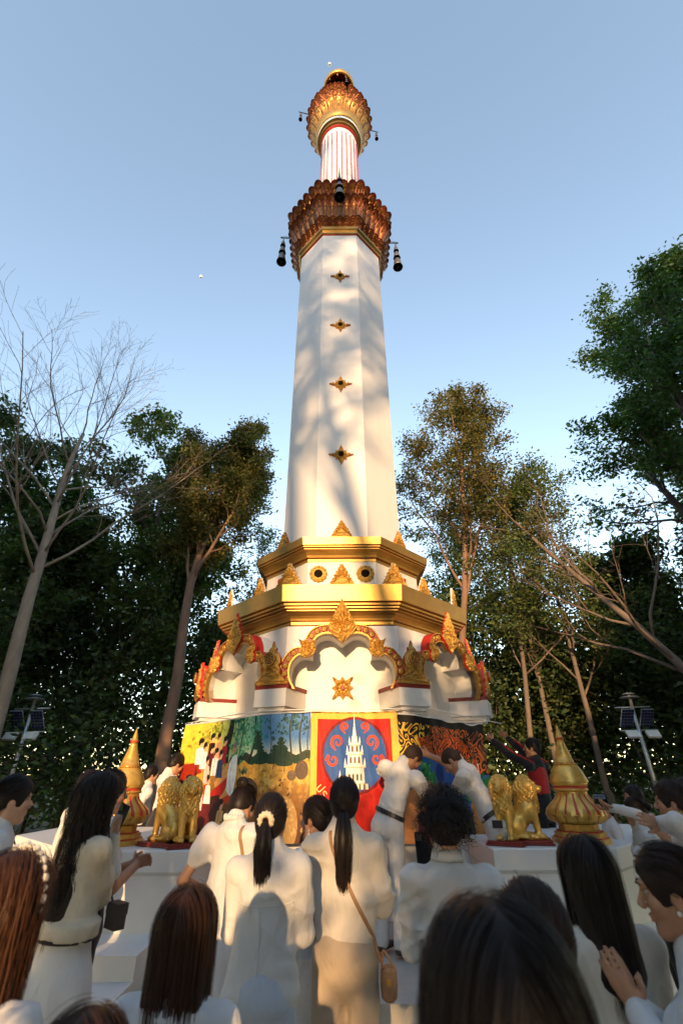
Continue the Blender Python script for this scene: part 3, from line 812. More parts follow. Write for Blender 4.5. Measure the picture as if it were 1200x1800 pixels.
low = tree('bush', 'dense low tree added unseen behind the viewer to shade the right of the crowd', (.2, -12), 4.9, .08, (0, 0), 97, 'bark_dark', 'leaf_green', per=30, spread=.34, size=.16, name='shrub', tint=(.4, 1.25), skirt=260)
low.location.z = .9  # bush added out of view to keep sun off the right of the crowd
# ------------------------------------------------------------------ terrace, walls, steps
wall_bm = None
def prism(poly, z0, z1, mb=None, m=0):
    mb = mb or MB(); n = len(poly)
    V = [(x, y, z0) for x, y in poly] + [(x, y, z1) for x, y in poly]
    F = [tuple(range(n))[::-1], tuple(range(n, 2 * n))] + [(i, (i + 1) % n, n + (i + 1) % n, n + i) for i in range(n)]
    return mb.add(V, F, m)
ter = tag(prism([(-1.85, 6.35), (1.85, 6.35), (3.0, 7.5), (3.0, 10.5), (-3.0, 10.5), (-3.0, 7.5)], 0, .9).build('terrace', M['white']), kind='structure')
FZ = .25
tag(prism([(-1.32, 4.35), (1.28, 4.35), (1.28, 6.34), (-1.32, 6.34)], 0, FZ).build('stair_floor', M['paving']), kind='structure')
for s_ in (-1, 1): tag(prism([(s_ * 1.3, 5.95), (s_ * 2.0, 5.95), (s_ * 3.5, 7.2), (s_ * 3.5, 9), (s_ * 3.0, 9), (s_ * 3.0, 7.5), (s_ * 1.85, 6.34), (s_ * 1.3, 6.34)][::s_], 0, .38).build('walkway', M['paving']), kind='structure')
def parapet(x0, x1, lab):
    """terrace wall: x0 = end at the stairs, x1 = outer corner with its chamfer; leans back a little"""
    s = 1 if x1 > x0 else -1
    t = thing('terrace_wall', lab, 'wall', (0, 0, 0))
    b = MB()
    def ringp(o, z): return [(x0 - s * o, 4.9 - o, z), (x1 + s * o * .4, 4.9 - o, z), (x1 + s * (1.25 + o), 6.15 - o * .4, z), (x1 + s * 1.25, 7.0, z), (x1 - s * .3, 7.0, z), (x1 - s * .3, 5.94, z), (x0 - s * o, 5.94, z)]
    lv = [(.11, 0), (.11, .46), (.06, .48), (.03, .5), (.0, .86), (.03, .89), (.03, 1.03), (.02, 1.04)]
    n = 7
    for o, z in lv: b.v += ringp(o, z)
    for i in range(len(lv) - 1):
        for k in range(n):
            q = (i * n + k, i * n + (k + 1) % n, (i + 1) * n + (k + 1) % n, (i + 1) * n + k)
            b.f.append(q if s > 0 else q[::-1]); b.m.append(0)
    top = tuple((len(lv) - 1) * n + k for k in range(n)); b.f.append(top if s > 0 else top[::-1]); b.m.append(0)
    b.build('wall_body', M['white'], t)
    return t
parapet(-1.36, -2.34, 'low white terrace wall left of the stairs under the lions')
parapet(1.32, 2.34, 'low white terrace wall right of the stairs with a chamfered corner')
def steps(x0, x1, y0, lab):
    t = thing('steps', lab, 'steps', (0, 0, 0))
    b = MB()
    for i, (h_, d_) in enumerate(((.17, .95), (.33, .62), (.47, .3))):
        b = MB(); b.box(((x0 + x1) / 2, y0 - d_ / 2, h_ / 2 - .002 * i), ((x1 - x0) / 2 - .004 * i, d_ / 2, h_ / 2)); b.build('step', M['white'], t)
    return t
steps(-2.28, -1.5, 4.78, 'small white steps against the left terrace wall')
# ------------------------------------------------------------------ golden finials and lions
M['gold_bright'] = mat('bright_gold', (.70, .43, .10), .36, .5, var=.18, vscale=5, bump=.15, bscale=40, bdist=.006, stain_shade=(.2, .07, .012), stain_shade_scale=16, stain_shade_amt=.6)  # brown mottle coloured in as the shade of the carved crevices
M['orange_red'] = mat('vermilion_line', (.5, .05, .02), .5, var=.15)
def finial(loc, lab, sc):
    t = thing('finial', lab, 'finial', loc, 0, 'golden finials on the terrace walls')
    t.scale = (sc * 1.16, sc * 1.16, sc * .85)
    b = MB()
    b.loft([(.24, 0), (.24, .05), (.225, .055), (.225, .068), (.21, .07), (.21, .11), (.19, .115), (.19, .128), (.165, .13), (.165, .19), (.15, .2)], n=8, mats=[0, 0, 1, 0, 0, 0, 1, 0, 0, 0])
    b.build('base', [M['gold_bright'], M['orange_red']], t)
    # lotus bowl with petals
    b = MB(); n = 64
    prof = [(.15, .20), (.2, .205), (.235, .23), (.248, .28), (.235, .34), (.20, .39), (.165, .43), (.14, .47), (.132, .52)]
    P = []
    fine = []
    for i in range(len(prof) - 1):
        for s_ in range(3): fine.append(tuple(prof[i][q] + (prof[i + 1][q] - prof[i][q]) * s_ / 3 for q in (0, 1)))
    fine.append(prof[-1])
    for j, (r_, z_) in enumerate(fine):
        for k in range(n):
            a = 2 * math.pi * k / n
            f = (k % 4) / 4
            b.v.append(((r_ * (1 + (.025 if f else -.03) * (1 if .22 < z_ < .5 else 0))) * math.cos(a), (r_ * (1 + (.025 if f else -.03) * (1 if .22 < z_ < .5 else 0))) * math.sin(a), z_))
    for j in range(len(fine) - 1):
        for k in range(n):
            b.f.append((j * n + k, j * n + (k + 1) % n, (j + 1) * n + (k + 1) % n, (j + 1) * n + k))
            b.m.append(1 if (k % 4 == 0 and .27 < fine[j][1] < .5) else 0)
    b.build('bowl', [M['gold_bright'], M['orange_red']], t, True)
    pm = petal(.085, .085, .1, 'petal', M['gold_bright'])
    for k in range(16):
        q = obj('petal', pm, t); q.matrix_local = Matrix.Rotation(k * math.pi / 8, 4, 'Z') @ Matrix.Translation((0, -.215, .215)) @ Matrix.Rotation(R(18), 4, 'X')
    b = MB()
    b.loft([(.132, .52), (.15, .53), (.15, .555), (.145, .558), (.145, .58), (.15, .583), (.155, .60), (.158, .62)], n=32, phase=0, mats=[0, 0, 1, 1, 1, 0, 0]); b.build('band', [M['gold_bright'], M['orange_red']], t, True)
    b = MB(); n = 48
    prof = [(.158, .62), (.15, .66), (.132, .72), (.115, .77), (.10, .80), (.09, .81)]
    for r_, z_ in prof:
        for k in range(n):
            a = 2 * math.pi * k / n; rr = r_ * (1 + .06 * (k % 2))
            b.v.append((rr * math.cos(a), rr * math.sin(a), z_))
    for j in range(len(prof) - 1):
        for k in range(n): b.f.append((j * n + k, j * n + (k + 1) % n, (j + 1) * n + (k + 1) % n, (j + 1) * n + k)); b.m.append(0)
    for k in range(24):
        a = 2 * math.pi * k / 24
        b.add([(.1 * math.cos(a - .13), .1 * math.sin(a - .13), .80), (.1 * math.cos(a + .13), .1 * math.sin(a + .13), .80), (.118 * math.cos(a), .118 * math.sin(a), .835)], [(0, 1, 2)], 0)
    b.build('fluted_neck', M['gold_bright'], t, True)
    b = MB(); b.loft([(.088, .81), (.088, .835), (.08, .84), (.083, .865), (.076, .87), (.068, .92), (.05, .99), (.036, 1.06), (.03, 1.10), (.036, 1.105), (.038, 1.125), (.03, 1.13), (.024, 1.16), (.012, 1.23), (.002, 1.28)], n=16, phase=0,
                     mats=[0, 1, 0, 0, 0, 0, 0, 0, 1, 1, 0, 0, 0, 0]); b.build('spire', [M['gold_bright'], M['orange_red']], t, True)
    return t
p = at(1022, 1502, 5.2); finial((2.22, 5.22, 1.04), 'large golden lotus finial on the right terrace wall', .92)
finial((-2.17, 5.3, 1.04), 'large golden lotus finial on the left terrace wall', .92)

# ------------------------------------------------------------------ signed distance modelling (bodies, cloth, animals)
def sdf_mesh(prims, vox, disp=None, clip=None):
    """smooth union of tapered capsules and ellipsoids, meshed with surface nets.
    prim: ('c', a, b, ra, rb, k, op, flat) or ('e', c, (rx,ry,rz), rot3x3|None, k, op)"""
    lo = np.full(3, 1e9); hi = np.full(3, -1e9)
    for q in prims:
        if q[0] == 'c':
            a, b_ = np.array(q[1], float), np.array(q[2], float); r_ = max(q[3], q[4])
            l, h = np.minimum(a, b_) - r_, np.maximum(a, b_) + r_
        else:
            r_ = max(q[2]); l, h = np.array(q[1], float) - r_, np.array(q[1], float) + r_
        if (q[6] if q[0] == 'c' else q[5]) > 0: lo = np.minimum(lo, l); hi = np.maximum(hi, h)
    lo -= 3 * vox + .012; hi += 3 * vox + .012
    dim = np.ceil((hi - lo) / vox).astype(int) + 1
    D = np.full(dim, .5, np.float32)
    ax = [lo[i] + vox * np.arange(dim[i]) for i in range(3)]
    for q in prims:
        if q[0] == 'c':
            a, b_, ra, rb, k, op = np.array(q[1], float), np.array(q[2], float), q[3], q[4], q[5], q[6]
            fl = q[7] if len(q) > 7 else None
            r_ = max(ra, rb); l, h = np.minimum(a, b_) - r_, np.maximum(a, b_) + r_
        else:
            c_, rr, rot, k, op = np.array(q[1], float), np.array(q[2], float), q[3], q[4], q[5]
            r_ = rr.max(); l, h = c_ - r_, c_ + r_
        mg = k + 3 * vox + .01
        i0 = np.maximum(0, np.floor((l - mg - lo) / vox).astype(int)); i1 = np.minimum(dim, np.ceil((h + mg - lo) / vox).astype(int) + 1)
        if (i1 <= i0).any(): continue
        X, Y, Z = np.meshgrid(ax[0][i0[0]:i1[0]], ax[1][i0[1]:i1[1]], ax[2][i0[2]:i1[2]], indexing='ij')
        Pt = np.stack([X, Y, Z], -1)
        if q[0] == 'c':
            ba = b_ - a; L2 = max(1e-9, ba @ ba)
            pa = Pt - a
            t = np.clip((pa @ ba) / L2, 0, 1)
            dv = pa - t[..., None] * ba
            if fl is not None:
                nv, f = np.array(fl[0], float), fl[1]; nv /= np.linalg.norm(nv)
                dn = dv @ nv
                d2 = (dv * dv).sum(-1) - dn * dn + (dn / f) ** 2
                d = (np.sqrt(d2) - (ra + t * (rb - ra)))
                d = d * np.where(d < 0, f, 1) if f < 1 else d
            else: d = np.sqrt((dv * dv).sum(-1)) - (ra + t * (rb - ra))
        else:
            pc = Pt - c_
            if rot is not None: pc = pc @ np.array(rot, float)
            k0 = np.sqrt(((pc / rr) ** 2).sum(-1)); k1 = np.sqrt(((pc / (rr * rr)) ** 2).sum(-1)) + 1e-9
            d = k0 * (k0 - 1) / k1
        sub = D[i0[0]:i1[0], i0[1]:i1[1], i0[2]:i1[2]]
        k = max(k, 1e-4)
        if op > 0:
            hh = np.clip(.5 + .5 * (sub - d) / k, 0, 1); sub[...] = sub * (1 - hh) + d * hh - k * hh * (1 - hh)
        else:
            hh = np.clip(.5 - .5 * (sub + d) / k, 0, 1); sub[...] = sub * (1 - hh) - d * hh + k * hh * (1 - hh)
    if disp is not None or clip is not None:
        X, Y, Z = np.meshgrid(*ax, indexing='ij')
        if disp is not None:
            near = np.abs(D) < .06
            D[near] -= disp(X[near], Y[near], Z[near]).astype(np.float32)
        if clip is not None: D = np.maximum(D, clip(X, Y, Z).astype(np.float32))
    D[0] = D[-1] = .5; D[:, 0] = D[:, -1] = .5; D[:, :, 0] = D[:, :, -1] = .5
    S = D < 0
    c8 = [S[i:dim[0] - 1 + i, j:dim[1] - 1 + j, k:dim[2] - 1 + k] for i in (0, 1) for j in (0, 1) for k in (0, 1)]
    cnt = sum(c.astype(np.int8) for c in c8)
    act = (cnt > 0) & (cnt < 8)
    idx = np.argwhere(act)
    vid = np.full(act.shape, -1, np.int64); vid[act] = np.arange(len(idx))
    acc = np.zeros((len(idx), 3)); num = np.zeros(len(idx))
    corners = [(i, j, k) for i in (0, 1) for j in (0, 1) for k in (0, 1)]
    for a_ in corners:
        for e in range(3):
            if a_[e]: continue
            b2 = list(a_); b2[e] = 1
            da = D[idx[:, 0] + a_[0], idx[:, 1] + a_[1], idx[:, 2] + a_[2]]; db = D[idx[:, 0] + b2[0], idx[:, 1] + b2[1], idx[:, 2] + b2[2]]
            m_ = (da < 0) != (db < 0)
            t = np.where(m_, da / np.where(m_, da - db, 1), 0)
            pt = np.tile(np.array(a_, float), (len(idx), 1)); pt[:, e] += t
            acc[m_] += pt[m_]; num[m_] += 1
    V = lo + vox * (idx + acc / num[:, None])
    Q = []
    for e in range(3):
        u, v = (e + 1) % 3, (e + 2) % 3
        sl0 = [slice(None)] * 3; sl1 = [slice(None)] * 3; sl0[e] = slice(0, -1); sl1[e] = slice(1, None)
        s0, s1 = S[tuple(sl0)], S[tuple(sl1)]
        ed = np.argwhere(s0 != s1)
        ed = ed[(ed[:, u] > 0) & (ed[:, v] > 0) & (ed[:, u] < dim[u] - 1) & (ed[:, v] < dim[v] - 1)]
        ins = s0[ed[:, 0], ed[:, 1], ed[:, 2]]
        q4 = []
        for du, dv in ((1, 1), (0, 1), (0, 0), (1, 0)):
            w_ = ed.copy(); w_[:, u] -= du; w_[:, v] -= dv; q4.append(vid[w_[:, 0], w_[:, 1], w_[:, 2]])
        q4 = np.stack(q4, 1)
        q4[~ins] = q4[~ins][:, ::-1]
        Q.append(q4)
    Q = np.concatenate(Q); Q = Q[(Q >= 0).all(1)]
    return V, Q.astype(np.int32)
def rotm(ax, deg): return np.array(Matrix.Rotation(R(deg), 3, ax))

def lion(loc, rz, lab, sc):
    """seated maned lion; local front is +Y"""
    t = thing('lion_statue', lab, 'lion statue', loc, rz, 'golden seated lions on the terrace walls')
    t.scale = (sc,) * 3
    P = [('c', (0, -.16, .12), (0, .02, .30), .125, .115, .06, 1), ('c', (0, .02, .30), (0, .07, .42), .11, .085, .05, 1)]
    for s in (-1, 1):
        P += [('e', (s * .085, -.14, .12), (.07, .125, .115), None, .03, 1), ('c', (s * .10, -.1, .04), (s * .10, .07, .03), .04, .034, .02, 1), ('e', (s * .10, .085, .028), (.042, .05, .028), None, .015, 1)]
        P += [('c', (s * .062, .09, .34), (s * .062, .125, .04), .052, .032, .03, 1), ('e', (s * .064, .155, .03), (.042, .055, .03), None, .015, 1)]
        for q in (-1, 0, 1): P.append(('e', (s * .064 + q * .022, .195, .022), (.013, .02, .018), None, .006, 1))
        P += [('e', (s * .055, .10, .60), (.022, .014, .026), None, .008, 1)]
    P += [('e', (0, .10, .545), (.075, .085, .08), None, .03, 1), ('c', (0, .14, .53), (0, .205, .515), .048, .038, .02, 1), ('e', (0, .215, .50), (.032, .024, .02), None, .01, 1),
          ('e', (0, .238, .535), (.02, .014, .014), None, .006, 1)]
    for s in (-1, 1):
        P += [('e', (s * .034, .185, .565), (.014, .012, .012), None, .005, -1), ('e', (s * .036, .165, .583), (.025, .02, .01), None, .01, 1), ('e', (s * .022, .22, .515), (.022, .022, .018), None, .008, 1)]
    V, Q = sdf_mesh(P, .0095)
    obj('body', mesh('body', V, Q, [M['gold_bright']], True), t)
    Mn = [('e', (0, .045, .55), (.12, .09, .125), None, .04, 1), ('c', (0, .05, .50), (0, .08, .33), .125, .10, .05, 1), ('c', (0, .0, .48), (0, -.03, .34), .10, .07, .05, 1), ('e', (0, .165, .545), (.072, .075, .085), None, .02, -1)]
    def dz(x, y, z):
        a = np.arctan2(x, y - .03)
        return .013 * np.sin(a * 15 + np.sin(z * 55) * 1.2) * np.sin(z * 75 + a * 3) + .006 * np.sin(a * 31 + z * 40)
    V, Q = sdf_mesh(Mn, .0095, dz)
    obj('mane', mesh('mane', V, Q, [M['gold_bright']], True), t)
    b = MB(); b.tube([(0, -.27, .04), (.09, -.27, .035), (.17, -.18, .035), (.185, -.05, .035), (.18, .02, .04)], [.03, .026, .022, .02, .034], 8); b.build('tail', M['gold_bright'], t, True)
    b = MB(); b.box((0, -.03, -.012), (.2, .28, .014)); b.box((0, -.03, -.03), (.215, .295, .008)); b.build('base', M['darkred'], t)
    return t
LS = .77
lion((-1.66, 5.2, 1.075), R(62), 'golden seated lion on the left wall facing left, the outer of its pair', LS)
lion((-1.46, 5.12, 1.077), R(-6 + 180 + 30), 'golden seated lion on the left wall nearest the stairs, turned towards the crowd', LS)
lion((1.52, 5.15, 1.077), R(180 - 28), 'golden seated lion on the right wall nearest the stairs, mane towards the viewer', LS)
lion((1.72, 5.18, 1.075), R(-105), 'golden seated lion on the right wall facing right, the outer of its pair', LS)
for o in bpy.data.objects:
    if o.get('category') == 'lion statue': o.location.z = 1.04 + .035

# ------------------------------------------------------------------ solar lamps, moon
M['panel'] = mat('solar_cell', (.02, .03, .09), .2, .1, var=.2, vscale=30)
M['lampwhite'] = mat('lamp_glass', (.65, .68, .66), .3, var=.05)
def lamp(px, py, d, lab):
    p = at(px, py, d)
    t = thing('solar_lamp', lab, 'street lamp', (p.x, p.y, 0), 0, 'solar lamp posts in front of the wood')
    H = p.z
    b = MB(); b.tube([(0, 0, 0), (0, 0, H)], [.055, .035], 10); b.build('pole', M['steel'], t, True)
    b = MB(); b.tube([(-.42, 0, H - .32), (.42, 0, H - .30)], .018, 6); b.tube([(-.45, 0, H - .82), (.45, 0, H - .80)], .016, 6); b.build('crossbar', M['steel'], t, True)
    b = MB()
    for q, rr in ((-.02, .14), (-.10, .24)): b.tube([(0, 0, H + q), (0, 0, H + q + .02)], [rr, rr * .8], 20)
    b.build('cap_disc', M['steel'], t)
    for s in (-1, 1):
        rot = Matrix.Rotation(R(38), 3, 'X')
        f = MB(); f.box((s * .23, -.06, H - .55), (.145, .012, .22), 0, rot); po = f.build('solar_panel', M['steel'], t)
        c_ = MB()
        for i in range(4):
            for j in range(6):
                c_.box(tuple(rot @ Vector((-.105 + .07 * i, -.014, -.185 + .074 * j)) + Vector((s * .23, -.06, H - .55))), (.032, .003, .032), 0, rot)
        c_.build('cells', M['panel'], po)
        l = MB(); l.box((s * .23, -.12, H - .90), (.14, .03, .085), 0, Matrix.Rotation(R(-35), 3, 'X')); l.build('lamp_head', M['lampwhite'], t)
lamp(63, 1218, 11.6, 'solar powered lamp post at the left edge before the dark trees')
lamp(1101, 1222, 11.8, 'solar powered lamp post on the right behind the golden finial')
M['moon'] = mat('moon_rock', (.95, .95, .95), .9, var=.06, vscale=.05)
def orb(name, px, py, d, r_, lab, cat_, sq=1):
    p = at(px, py, d); b = MB(); b.ball((0, 0, 0), (r_, r_, r_ * sq), 20, 14)
    o = b.build(name, M['moon'], None, True, p); tag(o, lab, cat_)
orb('moon', 356, 485, 1000, 6.0, 'pale moon in the blue sky left of the tower', 'moon', .8)
orb('balloon', 584, 113, 60, .55, 'tiny white speck in the sky just above the tower top', 'balloon', .6)
# ------------------------------------------------------------------ painted banners round the base
class Paint:
    """flat colours painted on a canvas, u right and v up in 0..1"""
    def __init__(s, w, h, col):
        s.w, s.h = w, h; s.a = np.ones((h, w, 3)) * np.array(col) / 255
        s.U, s.V = np.meshgrid((np.arange(w) + .5) / w, (np.arange(h) + .5) / h)
        s.g = np.random.default_rng(w + h); s.asp = w / h
    def put(s, m, col, al=1.0):
        m = np.clip(m, 0, 1)[..., None] * al; s.a = s.a * (1 - m) + np.array(col) / 255 * m
    def poly(s, P, col, al=1.0):
        P = np.array(P, float); x0, x1 = P[:, 0].min(), P[:, 0].max(); y0, y1 = P[:, 1].min(), P[:, 1].max()
        i0, i1 = max(0, int(x0 * s.w) - 1), min(s.w, int(x1 * s.w) + 2); j0, j1 = max(0, int(y0 * s.h) - 1), min(s.h, int(y1 * s.h) + 2)
        if i1 <= i0 or j1 <= j0: return
        U, V = s.U[j0:j1, i0:i1], s.V[j0:j1, i0:i1]; ins = np.zeros(U.shape, bool); n = len(P)
        for i in range(n):
            (xa, ya), (xb, yb) = P[i], P[(i + 1) % n]
            c = ((ya > V) != (yb > V)) & (U < (xb - xa) * (V - ya) / (yb - ya + 1e-12) + xa); ins ^= c
        m = ins[..., None] * al; s.a[j0:j1, i0:i1] = s.a[j0:j1, i0:i1] * (1 - m) + np.array(col) / 255 * m
    def ell(s, c, r, col, al=1.0, rot=0, n=26):
        t = np.linspace(0, 2 * math.pi, n, endpoint=False); x, y = r[0] * np.cos(t), r[1] * np.sin(t); k = math.radians(rot)
        s.poly(np.stack([c[0] + x * math.cos(k) - y * math.sin(k) / s.asp, c[1] + x * math.sin(k) * s.asp + y * math.cos(k)], 1), col, al)
    def stroke(s, P, w0, w1, col, al=1.0):
        P = [np.array(p, float) for p in P]; L_, R_ = [], []
        for i, p in enumerate(P):
            t = P[min(i + 1, len(P) - 1)] - P[max(i - 1, 0)]; t = t * np.array([s.asp, 1]); t /= np.linalg.norm(t) + 1e-9
            n_ = np.array([-t[1] / s.asp, t[0]]); w_ = w0 + (w1 - w0) * i / (len(P) - 1); L_.append(p + n_ * w_ / 2); R_.append(p - n_ * w_ / 2)
        s.poly(L_ + R_[::-1], col, al)
    def dabs(s, c, spread, n, size, col, jit=25, al=.85):
        for _ in range(n):
            p = np.array(c) + s.g.normal(0, 1, 2) * np.array(spread); q = np.clip(np.array(col) + s.g.normal(0, jit, 1), 0, 255)
            s.ell(p, (size * s.g.uniform(.5, 1.3), size * s.asp * s.g.uniform(.4, .9)), q, al, s.g.uniform(0, 180), 9)
    def mottle(s, amt, cell):
        n = s.g.normal(0, 1, (s.h // cell + 2, s.w // cell + 2)); n = np.kron(n, np.ones((cell, cell)))[:s.h, :s.w]
        for _ in range(2): n = (n + np.roll(n, cell // 2, 0) + np.roll(n, cell // 2, 1) + np.roll(n, -cell // 2, 0)) / 4
        s.a = np.clip(s.a * (1 + amt * n[..., None]), 0, 1)
    def material(s, name):
        im = bpy.data.images.new(name, s.w, s.h); px = np.ones((s.h, s.w, 4), np.float32); px[..., :3] = np.clip(s.a, 0, 1); im.pixels.foreach_set(px.ravel()); im.update(); im.pack()
        m = bpy.data.materials.new(name); m.use_nodes = True; N = m.node_tree.nodes; b = N['Principled BSDF']
        tx = N.new('ShaderNodeTexImage'); tx.image = im; tx.extension = 'EXTEND'; m.node_tree.links.new(tx.outputs[0], b.inputs['Base Color']); b.inputs['Roughness'].default_value = .6; b.inputs['Specular IOR Level'].default_value = .25
        return m

def spiral(c, r, turns, start, n=22, sy=1.0, d=1): return [(c[0] + r * (1 - .8 * i / n) * math.cos(start + d * turns * 6.28 * i / n), c[1] + sy * r * (1 - .8 * i / n) * math.sin(start + d * turns * 6.28 * i / n)) for i in range(n + 1)]
# left: people gathered in a clearing of a pine forest
A = Paint(820, 520, (120, 80, 40))
U, V_ = A.U, A.V
sk = np.stack([np.interp(U, [0, .2, .45, .7, 1], [222, 205, 150, 78, 70]), np.interp(U, [0, .2, .45, .7, 1], [196, 196, 196, 130, 118]), np.interp(U, [0, .2, .45, .7, 1], [60, 74, 140, 178, 190])], -1) / 255
hz = np.clip((.80 - V_) / .22, 0, 1)[..., None] * np.clip((U - .25) * 3, 0, 1)[..., None]
A.a = sk * (1 - hz) + np.array([250, 236, 190]) / 255 * hz
fm = np.clip((.625 - V_) * 60, 0, 1)[..., None]; fd = np.clip((.62 - V_) / .5, 0, 1)[..., None]
fc = (np.array([205, 158, 62]) * (1 - fd) + np.array([92, 58, 36]) * fd) / 255 * (1 - .35 * np.clip(.45 - U, 0, 1)[..., None])
A.a = A.a * (1 - fm) + fc * fm
A.dabs((.62, .30), (.2, .12), 260, .02, (150, 100, 50), 35, .35); A.dabs((.78, .48), (.16, .06), 160, .02, (214, 170, 80), 22, .4)
for x in np.linspace(.40, 1.0, 26): A.ell((x, .635 + .02 * math.sin(x * 40)), (.03, .035), (36 + 18 * math.sin(x * 60), 58, 42), .95)
for x, w_ in ((.335, .095), (.46, .02), (.57, .035), (.86, .018), (.93, .022), (.72, .010), (.25, .010), (.41, .012), (.64, .01), (.985, .012)):
    A.stroke([(x + .012 * math.sin(t * 5 + x * 9) + (.04 if x == .57 else .012) * t, .60 + .42 * t) for t in np.linspace(0, 1, 9)], w_, w_ * .7, (38, 34, 32) if w_ > .03 else (52, 60, 52))
for c, n_, col in (((.46, .93), 70, (30, 110, 84)), ((.60, .90), 70, (34, 118, 96)), ((.42, .72), 50, (60, 140, 90)), ((.20, .90), 60, (120, 130, 40)), ((.12, .80), 50, (150, 140, 40)), ((.52, .78), 40, (70, 150, 110)), ((.86, .94), 40, (40, 84, 90)), ((.95, .90), 30, (40, 80, 90)), ((.80, .86), 30, (44, 90, 96))): A.dabs(c, (.045, .05), n_, .011, col, 18)
for x, y in ((.63, .72), (.80, .66), (.76, .60), (.83, .58), (.66, .60)):
    for k in range(5): A.ell((x, y + .03 * k), (.055 - .009 * k, .018), (28, 62, 48), .95)
    A.stroke([(x, y - .06), (x, y + .14)], .008, .005, (30, 36, 30))
for c, r_, col in (((.945, .53), (.045, .075), (92, 74, 60)), ((.57, .40), (.075, .08), (58, 48, 42)), ((.61, .385), (.05, .07), (70, 58, 50)), ((.83, .12), (.10, .22), (176, 140, 84)), ((.88, .49), (.03, .04), (110, 92, 70)), ((.44, .17), (.05, .09), (40, 72, 60))):
    A.ell(c, r_, col); A.stroke([(c[0] - r_[0] * .8, c[1] + r_[1] * .2), (c[0], c[1] + r_[1] * .85), (c[0] + r_[0] * .7, c[1] + r_[1] * .3)], .004, .004, [min(255, q * 1.5) for q in col], .7)
A.dabs((.84, .12), (.05, .10), 60, .012, (206, 176, 118), 20, .5)
A.poly([(0, .60), (.10, .62), (.13, .52), (.06, .44), (0, .42)], (150, 42, 22)); A.poly([(0, .42), (.16, .50), (.22, .32), (.30, .22), (.1, .0), (0, .0)], (196, 44, 24)); A.poly([(.08, .50), (.17, .55), (.22, .44), (.10, .40)], (216, 150, 50)); A.poly([(.25, .44), (.36, .60), (.42, .56), (.42, .34), (.30, .30)], (222, 160, 92)); A.poly([(.20, .34), (.38, .50), (.40, .46), (.26, .24)], (200, 38, 26)); A.poly([(.28, .28), (.41, .36), (.41, .30), (.30, .22)], (214, 60, 30)); A.poly([(.15, .30), (.30, .34), (.38, .10), (.20, .0), (.13, .05)], (66, 26, 26)); A.poly([(.12, .02), (.24, .0), (.22, .30), (.15, .25)], (96, 26, 30))
ppl = [(.10, .80, (240, 236, 232)), (.135, .76, (236, 232, 232)), (.19, .84, (84, 28, 30)), (.245, .84, (206, 150, 110)), (.20, .74, (88, 30, 32)), (.24, .70, (232, 230, 230)), (.31, .80, (168, 34, 48)), (.17, .63, (240, 190, 186)), (.02, .40, (234, 130, 124)), (.05, .46, (246, 220, 214)), (.075, .30, (232, 120, 130)), (.13, .40, (244, 190, 180)), (.19, .46, (238, 236, 230)), (.285, .68, (44, 62, 110)), (.33, .26, (222, 170, 110))]
for x, y, col in ppl:
    A.poly([(x - .028, y - .20), (x - .024, y - .05), (x, y - .035), (x + .024, y - .05), (x + .03, y - .20)], col); A.stroke([(x - .005, y - .05), (x - .008, y - .2)], .006, .004, [q * .6 for q in col], .8)
    A.ell((x, y), (.016, .042), (226, 172, 136)); A.ell((x - .002, y + .026), (.017, .024), (26, 22, 24)); A.ell((x - .012, y + .008), (.006, .03), (26, 22, 24))
A.poly([(.365, .38), (.375, .60), (.39, .66), (.42, .68), (.44, .64), (.445, .50), (.43, .36), (.40, .33)], (244, 242, 238)); A.ell((.40, .735), (.020, .05), (196, 146, 112)); A.ell((.405, .765), (.021, .03), (128, 124, 122)); A.stroke([(.39, .66), (.395, .45), (.41, .36)], .006, .006, (190, 186, 184))
for _ in range(60): A.dabs((A.g.uniform(.4, 1), A.g.uniform(.02, .55)), (.005, .005), 2, .006, (212, 180, 120) if A.g.random() < .5 else (50, 44, 36), 20, .7)
A.dabs((.52, .53), (.02, .01), 20, .012, (30, 70, 60), 14, .7); A.dabs((.50, .10), (.06, .05), 40, .008, (40, 90, 66), 18, .6)
A.mottle(.05, 6)
# centre: white chedi in a blue roundel on red
B = Paint(420, 520, (206, 34, 22))
B.poly([(0, 0), (.075, 0), (.075, 1), (0, 1)], (226, 178, 74)); B.poly([(.925, 0), (1, 0), (1, 1), (.925, 1)], (226, 178, 74)); B.poly([(0, .945), (1, .945), (1, 1), (0, 1)], (226, 178, 74)); B.poly([(0, 0), (1, 0), (1, .03), (0, .03)], (226, 178, 74))
ra = B.asp
cy_ = .655
B.ell((.5, cy_), (.385, .385 * ra), (120, 18, 22)); B.ell((.5, cy_), (.355, .355 * ra), (44, 84, 150))
def tr(p): return (.5 + (p[0] - .5) * .84, cy_ + (p[1] - .52) * .84)
def curl(c, r, st, d=1):
    B.stroke([tr(q) for q in spiral(c, r, 1.15, st, 24, ra, d)], .028, .010, (222, 66, 38)); B.stroke([tr((c[0] + r * math.cos(st), c[1] + ra * r * math.sin(st))), tr((c[0] + r * math.cos(st) - .05 * d, c[1] + ra * r * math.sin(st) - .05))], .028, .008, (222, 66, 38))
for c, r_, st, d in (((.27, .64), .085, 3.6, -1), ((.21, .47), .08, 2.4, 1), ((.37, .79), .05, 3.6, -1), ((.73, .64), .085, -.5, 1), ((.79, .48), .075, .6, -1), ((.64, .79), .05, -.4, 1)): curl(c, r_, st, d)
wt = (240, 236, 226); sh = (176, 160, 150)
def tier(y0, y1, w0, w1):
    B.poly([tr(q) for q in ((.5 - w0, y0), (.5 + w0, y0), (.5 + w1, y1), (.5 - w1, y1))], wt); B.poly([tr(q) for q in ((.5 + w0 * .55, y0), (.5 + w0, y0), (.5 + w1, y1), (.5 + w1 * .55, y1))], sh, .55)
